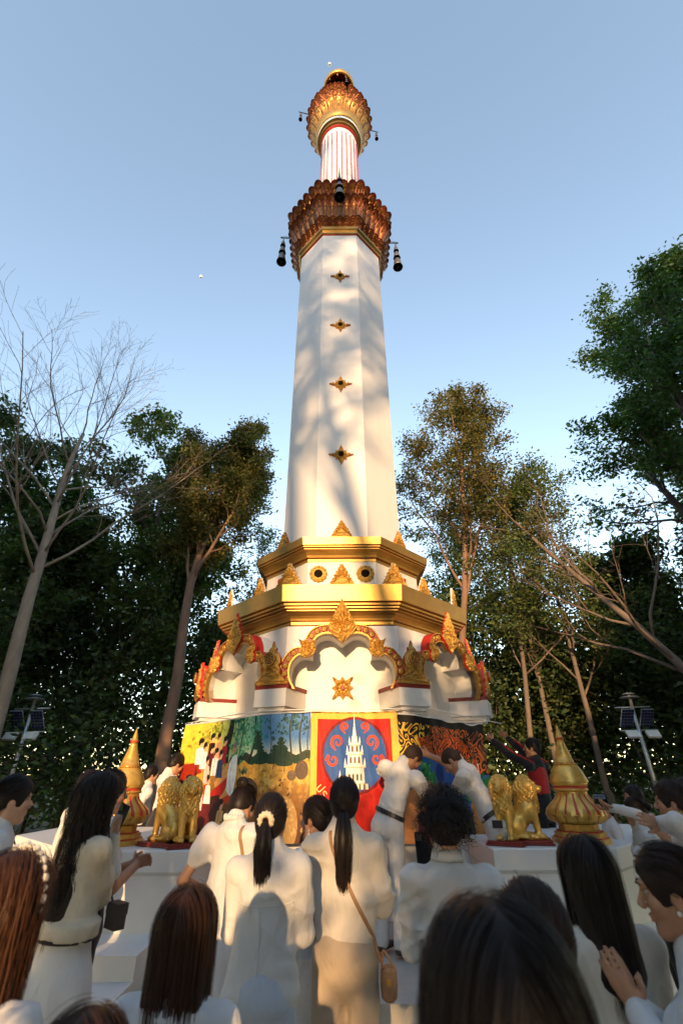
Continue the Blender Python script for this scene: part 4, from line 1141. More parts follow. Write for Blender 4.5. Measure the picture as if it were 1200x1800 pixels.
for q in ((.20, .25, .17, .165), (.25, .40, .125, .118), (.40, .425, .145, .14), (.425, .52, .10, .092), (.52, .545, .118, .11), (.545, .61, .07, .062), (.61, .63, .082, .075), (.63, .70, .045, .034), (.70, .79, .026, .012), (.79, .93, .009, .002)): tier(*q)
for y, xs in ((.31, (-.075, -.025, .03, .08)), (.47, (-.055, 0, .055)), (.575, (-.03, .03)), (.225, (-.12, -.06, .06, .12))):
    for x in xs: B.poly([tr(q) for q in ((.5 + x - .012, y - .03), (.5 + x + .012, y - .03), (.5 + x + .012, y + .022), (.5 + x, y + .035), (.5 + x - .012, y + .022))], (96, 74, 50))
for x, y in ((-.13, .425), (.13, .425), (-.10, .545), (.10, .545), (-.07, .63), (.07, .63)): B.poly([tr(q) for q in ((.5 + x - .014, y), (.5 + x + .014, y), (.5 + x, y + .07))], wt)
for y, w_ in ((.40, .145), (.52, .115), (.61, .08), (.25, .17)): B.stroke([tr((.5 - w_, y)), tr((.5 + w_, y))], .006, .006, (196, 160, 96), .8)
B.poly([tr(q) for q in ((.27, .20), (.33, .20), (.32, .28), (.30, .38), (.28, .28))], wt)
B.mottle(.025, 6)
# right: gilt flames on black over a blue landscape
D_ = Paint(720, 520, (14, 11, 9))
U, V_ = D_.U, D_.V
wx = U * 1.4 + .05 * np.sin(V_ * 23 + U * 9) ; wy = V_ + .05 * np.sin(U * 31 - V_ * 7)
def flame(sc, ph):
    cx = np.floor(wx * sc + .5 * (np.floor(wy * sc) % 2)); fx = wx * sc + .5 * (np.floor(wy * sc) % 2) - cx - .5; fy = wy * sc - np.floor(wy * sc) - .5
    r_ = np.hypot(fx, fy); a_ = np.arctan2(fy, fx); return np.cos(a_ + r_ * 15 + ph + cx * 1.7)
f1 = flame(9, 0); f2 = flame(13, 1.2)
col = np.where(U[..., None] < .30, np.array([226, 178, 62]), np.array([206, 104, 34]))
m1 = ((f1 > .25) & (V_ < .965 - .05 * np.sin(U * 60)) & (V_ < .93)).astype(float) * np.clip((V_ - .40) * 9, 0, 1)
D_.a = D_.a * (1 - m1[..., None]) + col / 255 * m1[..., None]
body = [(.16, .80), (.35, .86), (.60, .88), (.78, .80), (.90, .62), (.88, .55), (.82, .57), (.76, .66), (.66, .74), (.56, .72), (.40, .66), (.22, .68)]
D_.poly(body, (196, 88, 30)); ins = np.abs(D_.a[..., 0] - 196 / 255) < .004
mk = (ins & (f2 > .1)).astype(float); D_.put(mk, (30, 16, 10))
D_.poly([(.0, .0), (.0, .52), (.06, .60), (.16, .655), (.34, .66), (.50, .64), (.53, .72), (.58, .75), (.66, .73), (.76, .60), (.83, .53), (.90, .53), (1, .50), (1, 0)], (46, 92, 168))
D_.stroke([(.53, .70), (.56, .745), (.62, .745), (.70, .68), (.78, .58), (.86, .52), (.905, .56), (.90, .63)], .016, .02, (232, 214, 196)); D_.stroke([(.80, .545), (.86, .505), (.91, .54), (.91, .60)], .02, .016, (186, 26, 24))
D_.poly([(.0, .0), (.0, .30), (.10, .42), (.22, .38), (.30, .30), (.38, .38), (.46, .36), (.50, .2), (.48, .0)], (206, 142, 86)); D_.poly([(.78, .0), (.76, .25), (.84, .38), (.92, .30), (1, .34), (1, 0)], (196, 132, 70)); D_.stroke([(.16, .44), (.26, .36), (.30, .28)], .02, .01, (246, 220, 170))
for c, sp, n_ in (((.23, .52), (.045, .055), 90), ((.29, .44), (.03, .04), 50), ((.74, .48), (.035, .06), 80), ((.78, .36), (.03, .04), 40), ((.95, .42), (.03, .05), 40), ((.6, .2), (.06, .08), 80)): D_.dabs(c, sp, n_, .018, (34, 118, 62), 20, .8)
D_.dabs((.60, .62), (.03, .02), 10, .012, (220, 176, 110), 16); D_.dabs((.60, .30), (.06, .06), 60, .016, (22, 60, 60), 14, .8); D_.ell((.40, .52), (.05, .09), (16, 50, 120)); D_.poly([(.5, 0), (.78, 0), (.76, .2), (.62, .14), (.5, .2)], (40, 30, 26))
D_.mottle(.03, 6)

PV = [(-3.6, 8.72), (-2.33, 7.41), (-.97, 6.03), (.97, 6.03), (2.33, 7.41), (3.6, 8.72)]
def path(s):
    """plan position at signed distance s from the middle of the front"""
    segs = [0, .97]; x, y = abs(s), 0
    L2 = math.hypot(1.36, 1.38)
    r_ = .22
    if x <= .97 - r_: p = (x, 6.03)
    elif x < .97 + r_:
        t = (x - .97 + r_) / (2 * r_); a0 = Vector((.97 - r_, 6.03)); a1 = Vector((.97, 6.03)); a2 = Vector((.97 + r_ * 1.36 / L2, 6.03 + r_ * 1.38 / L2))
        q = a0 * (1 - t) ** 2 + a1 * 2 * t * (1 - t) + a2 * t * t; p = (q.x, q.y)
    else: k = (x - .97) / L2; p = (.97 + 1.36 * k, 6.03 + 1.38 * k)
    return (p[0] if s >= 0 else -p[0], p[1])
def banner(name, lab, s0, s1, top, bot, art, seed, hem_m, um=lambda u: u):
    g_ = random.Random(seed); nx, nz = 56, 30; t = thing(name, lab, 'banner', (path((s0 + s1) / 2)[0], path((s0 + s1) / 2)[1], 1.6))
    org = Vector((path((s0 + s1) / 2)[0], path((s0 + s1) / 2)[1], 1.6)); ph = g_.uniform(0, 6)
    V = []; uv = []
    for j in range(nz + 1):
        v = j / nz
        for i in range(nx + 1):
            u = i / nx; s_ = s0 + (s1 - s0) * u; x, y = path(s_); e = .01
            xa, ya = path(s_ - e); xb, yb = path(s_ + e); n = Vector((yb - ya, -(xb - xa), 0)).normalized()
            n = n if n.y < 0 else -n
            wv = .012 * math.sin(u * 17 + ph + v * 2) * (1.1 - v) + .008 * math.sin(v * 11 + u * 5 + ph) + .006 * math.sin(u * 43 + v * 9)
            z = bot(u) + (top(u) - bot(u)) * v
            V.append(Vector((x, y, z)) + n * wv - org); uv.append((um(u), v))
    n1 = len(V); W_ = nx + 1
    V2 = [p + Vector((0, .004, 0)) for p in V]
    F = []
    for j in range(nz):
        for i in range(nx): F.append((j * W_ + i, j * W_ + i + 1, (j + 1) * W_ + i + 1, (j + 1) * W_ + i))
    nf = len(F); F += [tuple(n1 + k for k in f[::-1]) for f in F]
    me = mesh('canvas', [tuple(p) for p in V + V2], F, [art, M["white"]], True, [0] * nf + [1] * nf)
    ul = me.uv_layers.new(name='UVMap'); uu = uv + uv
    for l in me.loops: ul.data[l.index].uv = uu[l.vertex_index]
    obj('canvas', me, t)
    b = MB(); b.tube([V[nz * W_ + i] for i in range(W_)], .009, 6); b.build('top_hem', M["gold" if hem_m == "gold" else "white"], t, True)
    return t, V
sag = lambda u: -.02 * math.sin(u * math.pi)
banner('banner', 'painted banner of villagers gathered in a pine forest, left side of the base', -2.90, -.385, lambda u: 2.25 + sag(u) + .015 * u, lambda u: .96, A.material('forest_painting'), 2, 'cotton', lambda u: u ** 1.5)
tb, VB = banner('banner', 'red banner with a gold border and a white pagoda in a blue circle', -.38, .655, lambda u: 2.265 + .6 * sag(u), lambda u: .95, B.material('pagoda_emblem'), 3, 'gold')
banner('banner', 'dark banner of gilt flames above a blue landscape, right side of the base', .662, 2.36, lambda u: 2.24 - .05 * u + 1.2 * sag(u) + .018 * math.sin(u * 21) * u, lambda u: .95, D_.material('flame_painting'), 5, 'cotton', lambda u: 1 - (1 - u) ** 1.25)
# two letters of the lettering round the roundel
fc_ = bpy.data.curves.new('lettering', 'FONT'); fc_.body = 'ปร'; fc_.size = .13; fc_.extrude = .001
fo = bpy.data.objects.new('lettering', fc_); C.objects.link(fo)
dg = bpy.context.evaluated_depsgraph_get(); lm = bpy.data.meshes.new_from_object(fo.evaluated_get(dg)); bpy.data.objects.remove(fo)
M['letter_gold'] = mat('letter_gold', (.78, .60, .22), .6, var=.05); lm.materials.clear(); lm.materials.append(M['letter_gold'])
lo_ = obj('lettering', lm, tb); lo_.matrix_local = Matrix.Translation(Vector((-.315, 6.008, 1.475)) - Vector(tb.location)) @ Matrix.Rotation(R(90), 4, 'X') @ Matrix.Rotation(R(-52), 4, 'Z')
# cord from the corbels to the banner ends
cr = MB(); cr.tube(cat3([(-2.3, 7.38, 2.27), (-.97, 5.99, 2.275), (0, 5.99, 2.28), (.97, 5.99, 2.29), (1.7, 6.7, 2.26), (2.33, 7.35, 2.24)], 8), .006, 5)
tag(cr.build("cord", M["white"], None, True), 'white cord strung along the top of the painted banners', 'cord')
from mathutils.bvhtree import BVHTree
# ------------------------------------------------------------------ people
def skinmat(name, col): return mat(name, col, .5, var=.10, vscale=30, bump=.08, bscale=220, bdist=.002, sss=.12, spec=.4)
M['skin_tan'] = skinmat('tan_skin', (.42, .22, .13)); M['skin_light'] = skinmat('light_skin', (.52, .31, .21)); M['skin_brown'] = skinmat('brown_skin', (.30, .15, .085))
def cloth(name, col, rough=.85, weave=600, bump=.35, var=.05, stain_shade=None):
    m = mat(name, col, rough, var=var, vscale=9, bump=bump, bscale=weave, bdist=.0015, sheen=.15, spec=.2, stain_shade=stain_shade, stain_shade_scale=4, stain_shade_amt=.25)
    t = m.node_tree; N = t.nodes; L = t.links; bp = [n for n in N if n.type == 'BUMP'][0]; b = N['Principled BSDF']
    tc = [n for n in N if n.type == 'TEX_COORD'][0]
    mp = N.new('ShaderNodeMapping'); mp.inputs['Scale'].default_value = (1, 1, .55); L.new(tc.outputs['Object'], mp.inputs['Vector'])
    n2 = N.new('ShaderNodeTexNoise'); n2.inputs['Scale'].default_value = 9; n2.inputs['Detail'].default_value = 2; n2.inputs['Distortion'].default_value = .8; L.new(mp.outputs[0], n2.inputs['Vector'])
    rd = N.new('ShaderNodeMath'); rd.operation = 'SUBTRACT'; rd.inputs[1].default_value = .5; L.new(n2.outputs['Fac'], rd.inputs[0])
    ab = N.new('ShaderNodeMath'); ab.operation = 'ABSOLUTE'; L.new(rd.outputs[0], ab.inputs[0])
    pw = N.new('ShaderNodeMath'); pw.operation = 'POWER'; pw.inputs[1].default_value = .9; L.new(ab.outputs[0], pw.inputs[0])
    b2 = N.new('ShaderNodeBump'); b2.inputs['Strength'].default_value = .55; b2.inputs['Distance'].default_value = .03; L.new(pw.outputs[0], b2.inputs['Height'])
    L.new(b2.outputs[0], bp.inputs['Normal'])
    return m
M['cotton'] = cloth('white_cotton', (.56, .56, .56)); M['cotton_cream'] = cloth('cream_cotton', (.56, .525, .46)); M['cotton_blue'] = cloth('pale_blue_cotton', (.47, .52, .58))
M['tweed'] = cloth('cream_tweed', (.54, .48, .37), weave=140, bump=.9, var=.16); M['lace'] = cloth('grey_lace', (.60, .61, .62), weave=60, bump=.8, var=.22)
M['denim_pale'] = cloth('pale_denim', (.42, .48, .58), weave=300); M['beige'] = cloth('beige_twill', (.38, .31, .23), weave=400); M['black_cloth'] = cloth('black_cloth', (.018, .017, .02), var=.2)
M['red_cloth'] = cloth('red_cloth', (.36, .02, .02)); M['maroon'] = cloth('maroon_cloth', (.11, .015, .02), weave=50, var=.5); M['grey_cloth'] = cloth('grey_cloth', (.38, .38, .37))
M['leather'] = mat('tan_leather', (.30, .17, .085), .55, var=.15, vscale=20, bump=.2, bscale=150, bdist=.002); M['belt'] = mat('black_leather', (.02, .02, .022), .4, var=.2)
M['phone'] = mat('phone_glass', (.012, .013, .016), .12, var=.05); M['pearl'] = mat('pearl', (.75, .70, .62), .2, var=.05); M['eye'] = mat('eye_dark', (.03, .018, .012), .15, var=.1); M['eyewhite'] = mat('eye_white', (.42, .38, .34), .3, var=.03)
M['shoe'] = mat('shoe_leather', (.05, .04, .035), .5, var=.2); M['scrunchie'] = cloth('cream_scrunchie', (.62, .52, .38), weave=90, bump=.8)
def hairmat(name, col, rough=.48):
    m = bpy.data.materials.new(name); m.use_nodes = True; t = m.node_tree; N = t.nodes; L = t.links; b = N['Principled BSDF']
    a = N.new('ShaderNodeAttribute'); a.attribute_name = 'tint'
    x = N.new('ShaderNodeVectorMath'); x.operation = 'MULTIPLY'; x.inputs[0].default_value = col; L.new(a.outputs['Color'], x.inputs[1]); L.new(x.outputs[0], b.inputs['Base Color'])
    b.inputs['Roughness'].default_value = rough; b.inputs['Specular IOR Level'].default_value = .2
    return m
M['hair_black'] = hairmat('black_hair', (.013, .009, .008)); M['hair_buzz'] = hairmat('cropped_hair', (.045, .026, .018), .7); M['hair_dark'] = hairmat('dark_brown_hair', (.024, .013, .009)); M['hair_brown'] = hairmat('chestnut_hair', (.042, .018, .010), .44); M['hair_auburn'] = hairmat('auburn_hair', (.062, .025, .012), .44)

def ik(S, Hd, l1, l2, pole):
    S, Hd = Vector(S), Vector(Hd); v = Hd - S; d = min(v.length, (l1 + l2) * .995)
    v.normalize(); Hd = S + v * d
    a = math.acos(max(-1, min(1, (l1 * l1 + d * d - l2 * l2) / (2 * l1 * d))))
    p = Vector(pole) - v * Vector(pole).dot(v)
    if p.length < 1e-4: p = v.orthogonal()
    p.normalize()
    return S + v * (l1 * math.cos(a)) + p * (l1 * math.sin(a)), Hd

def hand_prims(w_, d, n, side, curl=25, s=1.0):
    """palm, four unequal bent fingers and a thumb from the side of the palm; n = the way the palm looks, side = +1 thumb on d x n"""
    d = d.normalized(); n = (n - d * n.dot(d)).normalized(); x = d.cross(n) * side
    P = [('c', w_, w_ + d * .075 * s, .027 * s, .037 * s, .01, 1, (n, .42))]
    for o_, L, r_ in ((.029, .066, .0092), (.0095, .076, .0096), (-.010, .071, .0092), (-.028, .056, .0082)):
        b0 = w_ + d * .085 * s + x * o_ * s
        c = R(curl); d1 = d * math.cos(c) + n * math.sin(c) + x * o_ * 2.0
        d1.normalize(); p1 = b0 + d1 * L * .45 * s
        c2 = R(curl * 2.2); d2 = (d * math.cos(c2) + n * math.sin(c2)).normalized(); p2 = p1 + d2 * L * .33 * s
        c3 = R(curl * 3.0); d3 = (d * math.cos(c3) + n * math.sin(c3)).normalized(); p3 = p2 + d3 * L * .26 * s
        P += [('c', b0 - d * .012 * s, p1, r_ * s, r_ * .95 * s, .003, 1), ('c', p1, p2, r_ * .95 * s, r_ * .88 * s, .002, 1), ('c', p2, p3, r_ * .88 * s, r_ * .74 * s, .002, 1)]
    t0 = w_ + d * .018 * s + x * .022 * s; t1 = t0 + (d * .55 + x * .62 + n * .35).normalized() * .042 * s; t2 = t1 + (d * .85 + x * .18 + n * .4).normalized() * .032 * s
    P += [('c', t0, t1, .013 * s, .0105 * s, .008, 1), ('c', t1, t2, .0105 * s, .0085 * s, .002, 1)]
    return P

def ribbons(name, Pn, width, m, parent, nrm_c, seed, tints=(.82, 1.22), taper=.35):
    """strands: Pn (N, S, 3); flat ribbons that face away from nrm_c"""
    g_ = np.random.default_rng(seed); N, S, _ = Pn.shape
    T_ = np.gradient(Pn, axis=1); T_ /= np.linalg.norm(T_, axis=2, keepdims=True) + 1e-9
    nr = Pn - np.asarray(nrm_c)[None, None]; nr += g_.normal(0, .03, (N, 1, 3))
    W_ = np.cross(T_, nr); W_ /= np.linalg.norm(W_, axis=2, keepdims=True) + 1e-9
    prof = np.interp(np.linspace(0, 1, S), [0, .1, .7, 1], [.7, 1, 1, taper])[None, :, None] * width * g_.uniform(.6, 1.3, (N, 1, 1))
    V = np.stack([Pn - W_ * prof / 2, Pn + W_ * prof / 2], 2).reshape(-1, 3)
    i = (np.arange(N)[:, None] * S + np.arange(S - 1)[None]).ravel() * 2
    F = np.stack([i, i + 1, i + 3, i + 2], 1)
    me = mesh(name, V, F, [m], True)
    c = np.repeat(g_.uniform(*tints, (N, 1)), S * 2, 0) * np.repeat(np.tile(np.linspace(.92, 1.15, S), N)[:, None], 2, 0)
    at_ = me.color_attributes.new('tint', 'FLOAT_COLOR', 'POINT'); at_.data.foreach_set('color', np.concatenate([c, c, c, np.ones_like(c)], 1).astype(np.float32).ravel())
    return obj(name, me, parent)

def hair(t, HM, kind, mname, n=1500, length=.3, vol=1.0, seed=1, width=.0022, part=0.0, tie=(0, -.12, .02), grav=Vector((0, 0, -1)), wave=.004, curve=(0, 0), backflat=.5):
    """HM: head matrix (head frame -> thing frame), gravity given in head frame"""
    n = int(n * .38); g_ = np.random.default_rng(seed); m = M[mname]
    ex, ey, ez = .081 * (1 + .5 * (vol - 1)), .100 * vol, .099 * vol
    if kind == 'buzz': ex, ey, ez = .0752, .0935, .0895
    c0 = np.array([0, -.012, .03])
    E_ = np.array([ex, ey, ez]); gv = np.array(grav)
    # shell below the strands
    P = [('e', c0, (ex, ey, ez), None, .01, 1), ('e', (0, -.025, -.01), (ex * .97, ey * .9, ez * .9), None, .02, 1)]
    if kind in ('long', 'wavy'):
        e_ = np.array([0, -.062, 0]) + gv * (length - .06) + np.array([0, -.02, 0])
        P += [('c', (0, -.045, .0), e_, .098 * vol, .088 * vol, .03, 1, ((0, 1, 0), .52))]
    ze = .02 if kind != 'long' and kind != 'wavy' else .0
    P += [('e', (0, .125, -.045), (.074, .105, .105), None, .012, -1)]
    if kind in ('short', 'curly', 'bun', 'pony', 'buzz'):
        P += [('c', (-.1, .0, -.105), (.1, .0, -.105), .075, .075, .01, -1), ('e', (0, -.07, -.13), (.09, .07, .055), None, .01, -1)]
        for s_ in (-1, 1): P.append(('e', (s_ * .085, .0, -.03), (.022, .03, .04), None, .008, -1))
    V, Q = sdf_mesh(P, .009)
    V = np.array([HM @ Vector(v) for v in V])
    me = mesh('hair', V, Q, [m], True); cl = np.full((len(V), 4), .95, np.float32); cl[:, 3] = 1
    me.color_attributes.new('tint', 'FLOAT_COLOR', 'POINT').data.foreach_set('color', cl.ravel())
    ho = obj('hair', me, t)
    # roots on the scalp
    u = g_.normal(0, 1, (n * 3, 3)); u /= np.linalg.norm(u, axis=1, keepdims=True)
    if kind in ('long', 'wavy'): ok = (u[:, 2] > -.05) & ~((u[:, 1] > .45) & (u[:, 2] < .55))
    else: ok = (u[:, 2] > -.55) & ~((u[:, 1] > .35) & (u[:, 2] < .42)) & ~((u[:, 2] < -.1) & (u[:, 1] > -.1))
    u = u[ok][:n]; n = len(u)
    lay = g_.uniform(1.0, 1.10 if kind != 'buzz' else 1.02, (n, 1))
    p = u * E_ * lay
    steps = {'long': 15, 'wavy': 18, 'short': 4, 'buzz': 3, 'curly': 12, 'pony': 8, 'bun': 8}[kind]
    stray = g_.random((n, 1)) < .05; lay = np.where(stray, lay + g_.uniform(.02, .13, (n, 1)), lay)
    p = u * E_ * lay
    if kind in ('long', 'wavy'):
        L = length * g_.uniform(.70, 1.07, (n, 1)) ; st = (L + .10) / steps
        pts = [p.copy()]; ph = g_.uniform(0, 6.28, (n, 1)); sx = np.where(p[:, :1] > part, 1, -1)
        for k in range(steps):
            q = p / E_; nrm = p / (E_ * E_); nrm /= np.linalg.norm(nrm, axis=1, keepdims=True)
            flow = np.tile(gv, (n, 1)) + np.concatenate([sx * .9 * np.maximum(0, nrm[:, 2:3]), -.55 * np.maximum(0, nrm[:, 2:3]), np.zeros((n, 1))], 1)
            on = (nrm @ gv < .12)[:, None]
            tan = flow - nrm * (flow * nrm).sum(1, keepdims=True)
            drop = np.tile(gv, (n, 1)) - .10 * np.concatenate([p[:, :1], p[:, 1:2] + .05, np.zeros((n, 1))], 1) * (k / steps)
            d = np.where(on, tan, drop); d /= np.linalg.norm(d, axis=1, keepdims=True) + 1e-9
            wv = wave * np.concatenate([np.sin(ph + k * .9), np.cos(ph * 1.7 + k * .8), np.zeros((n, 1))], 1)
            p = p + d * st + wv * (.4 if kind == 'long' else 1.6)
            r_ = np.linalg.norm(p / E_, axis=1, keepdims=True); p = np.where(r_ < lay, p / r_ * lay, p)
            face = (p[:, 1] > .035) & (p[:, 2] < .035)
            p[face, 0] = np.where(p[face, 0] > 0, np.maximum(p[face, 0], .070), np.minimum(p[face, 0], -.070)); p[face, 1] -= (p[face, 1] - .03) * .35
            pts.append(p.copy())
        Pn = np.stack(pts, 1) + c0
    elif kind in ('short', 'buzz'):
        pts = [p * .97]
        for k in range(steps):
            nrm = p / (E_ * E_); nrm /= np.linalg.norm(nrm, axis=1, keepdims=True)
            fl = np.concatenate([p[:, :1] * 3 + .15, -.1 + .6 * (p[:, 1:2] > .03) , -np.ones((n, 1)) * .5], 1) + g_.normal(0, .35, (n, 3))
            d = fl - nrm * (fl * nrm).sum(1, keepdims=True); d /= np.linalg.norm(d, axis=1, keepdims=True)
            p = p + d * length / steps + nrm * (.0035 if kind == 'short' else .001); pts.append(p.copy())
        Pn = np.stack(pts, 1) + c0
    elif kind == 'curly':
        nrm = p / (E_ * E_); nrm /= np.linalg.norm(nrm, axis=1, keepdims=True)
        a = np.cross(nrm, g_.normal(0, 1, (n, 3))); a /= np.linalg.norm(a, axis=1, keepdims=True); b_ = np.cross(nrm, a)
        ph = g_.uniform(0, 6.28, (n, 1)); ll = length * g_.uniform(.5, 1.25, (n, 1)); tn = g_.uniform(1.2, 2.2, (n, 1)); rr = g_.uniform(.009, .017, (n, 1)); side = a * g_.uniform(0, .8, (n, 1)) + np.array([0, 0, -.5])
        Pn = np.stack([p * .97 + (nrm + side * s_) * ll * s_ + (a * np.cos(ph + s_ * tn * 6.28) + b_ * np.sin(ph + s_ * tn * 6.28)) * rr * min(1, s_ * 3) for s_ in np.linspace(0, 1, steps)], 1) + c0
    else:
        tp = np.array(tie); tu = (tp - c0) / E_
        pts = []
        for s_ in np.linspace(0, 1, steps):
            q = u * (1 - s_) + tu / np.linalg.norm(tu) * s_; q /= np.linalg.norm(q, axis=1, keepdims=True) + 1e-9
            pts.append(q * E_ * (lay * (1 - s_) + .995 * s_) + (tp - c0 - tu / np.linalg.norm(tu) * E_) * s_ ** 3)
        Pn = np.stack(pts, 1) + c0
    R3 = np.array(HM.to_3x3()); o3 = np.array(HM.translation)
    W3 = lambda A: A @ R3.T + o3
    ribbons('hair_strands', W3(Pn), width, m, ho, W3(np.array([[0, -.02, -.05]]))[0], seed + 1)
    if kind == 'pony':
        nb = n // 2; S = 14; s_ = np.linspace(0, 1, S)[None, :, None]
        a = g_.normal(0, 1, (nb, 1, 3)) ; a /= np.linalg.norm(a, axis=2, keepdims=True); a *= g_.uniform(.3, 1, (nb, 1, 1)) ** .5
        rad = np.interp(s_, [0, .08, .4, .8, 1], [.012, .022, .036, .03, .010]) * (vol ** 2)
        sp = tp + gv * (s_ * length) * g_.uniform(.7, 1.05, (nb, 1, 1)) + np.array([0, -1, 0]) * (.055 * np.sin(np.clip(s_ * 3.2, 0, math.pi)) * (1 - s_ * .5)) + np.array([curve[0], curve[1], 0]) * s_ ** 1.5
        B = sp + a * rad * np.array([1.25, .8, .4]) + np.array([1, 0, 0]) * wave * np.sin(s_ * 7 + g_.uniform(0, 6.28, (nb, 1, 1)))
        core = MB(); cen = (tp + gv * (s_[0] * length * .85) + np.array([0, -1, 0]) * (.055 * np.sin(np.clip(s_[0] * 3.2, 0, math.pi)) * (1 - s_[0] * .5)) + np.array([curve[0], curve[1], 0]) * s_[0] ** 1.5)
        cw = W3(cen); core.tube([Vector(x_) for x_ in cw], [float(r_) * .85 + .002 for r_ in rad[0, :, 0]], 8)
        ce = core.me('ponytail', m, True); cl = np.full((len(ce.vertices), 4), .75, np.float32); ce.color_attributes.new('tint', 'FLOAT_COLOR', 'POINT').data.foreach_set('color', cl.ravel())
        po = obj('ponytail', ce, t)
        ribbons('hair_strands', W3(B), width * 1.2, m, po, W3(np.array([[0, .1, -.2]]))[0], seed + 2)
    if kind == 'bun':
        nb = n // 2; S = 16
        ax_ = g_.normal(0, .5, (nb, 3)) + np.array([0, 1.0, .3]); ax_ /= np.linalg.norm(ax_, axis=1, keepdims=True)
        a = np.cross(ax_, g_.normal(0, 1, (nb, 3))); a /= np.linalg.norm(a, axis=1, keepdims=True); b_ = np.cross(ax_, a)
        ph = np.linspace(0, 4.4, S)[None, :, None]; rb = .042 * vol * g_.uniform(.85, 1.08, (nb, 1, 1))
        B = np.array(tie) + np.array([0, -.022, .012]) + (a[:, None] * np.cos(ph) + b_[:, None] * np.sin(ph)) * rb * np.array([1, .8, .85])
        bb = MB(); bb.ball(tuple(np.array(tie) + np.array([0, -.022, .012])), (.042 * vol, .034 * vol, .036 * vol), 14, 10)
        ce = bb.me('bun', m, True); v_ = W3(np.array(bb.v)); ce.vertices.foreach_set('co', v_.astype(np.float32).ravel()); cl = np.full((len(ce.vertices), 4), .75, np.float32); ce.color_attributes.new('tint', 'FLOAT_COLOR', 'POINT').data.foreach_set('color', cl.ravel())
        bo = obj('bun', ce, t); ribbons('hair_strands', W3(B), width * 1.2, m, bo, W3(np.array([tie]))[0], seed + 3)
    return ho

def folds(seed, amp, vert=1.0):
    """long soft drapes that deepen downwards, pulled diagonally here and there, and short cross wrinkles at the bends"""
    g_ = random.Random(seed); K = [(g_.uniform(16, 46), g_.uniform(-1, 1), g_.uniform(-.8, .8), g_.uniform(-.28, .28), g_.uniform(0, 6.28)) for _ in range(4)]
    D_ = [(g_.uniform(26, 50), g_.uniform(-.6, .6), g_.uniform(-.4, .4), g_.choice((-1, 1)) * g_.uniform(.6, 1.0), g_.uniform(0, 6.28)) for _ in range(3)]
    def f(x, y, z):
        wx = .035 * np.sin(z * 7 + seed) + .018 * np.sin(x * 17 + z * 11); h = 0
        for k, a, b_, c, p in K: h = h + np.sin(k * ((x + wx) * a + y * b_ + z * c) + p)
        m = np.clip(.5 + .9 * np.sin(x * 9 + z * 8 + seed) * np.sin(z * 6 - y * 7 + seed * 2.1), 0, 1); q = 0
        for k, a, b_, c, p in D_:
            t = 1 - np.abs(np.sin(.5 * (k * ((x + wx) * a + y * b_ + (z + wx) * c) + p))) ** .55; q = q + 2.4 * t * t
        return np.clip(amp * (h / 3.4 + .8 * m * q / 2 - .2), -.0045, .03)
    return f

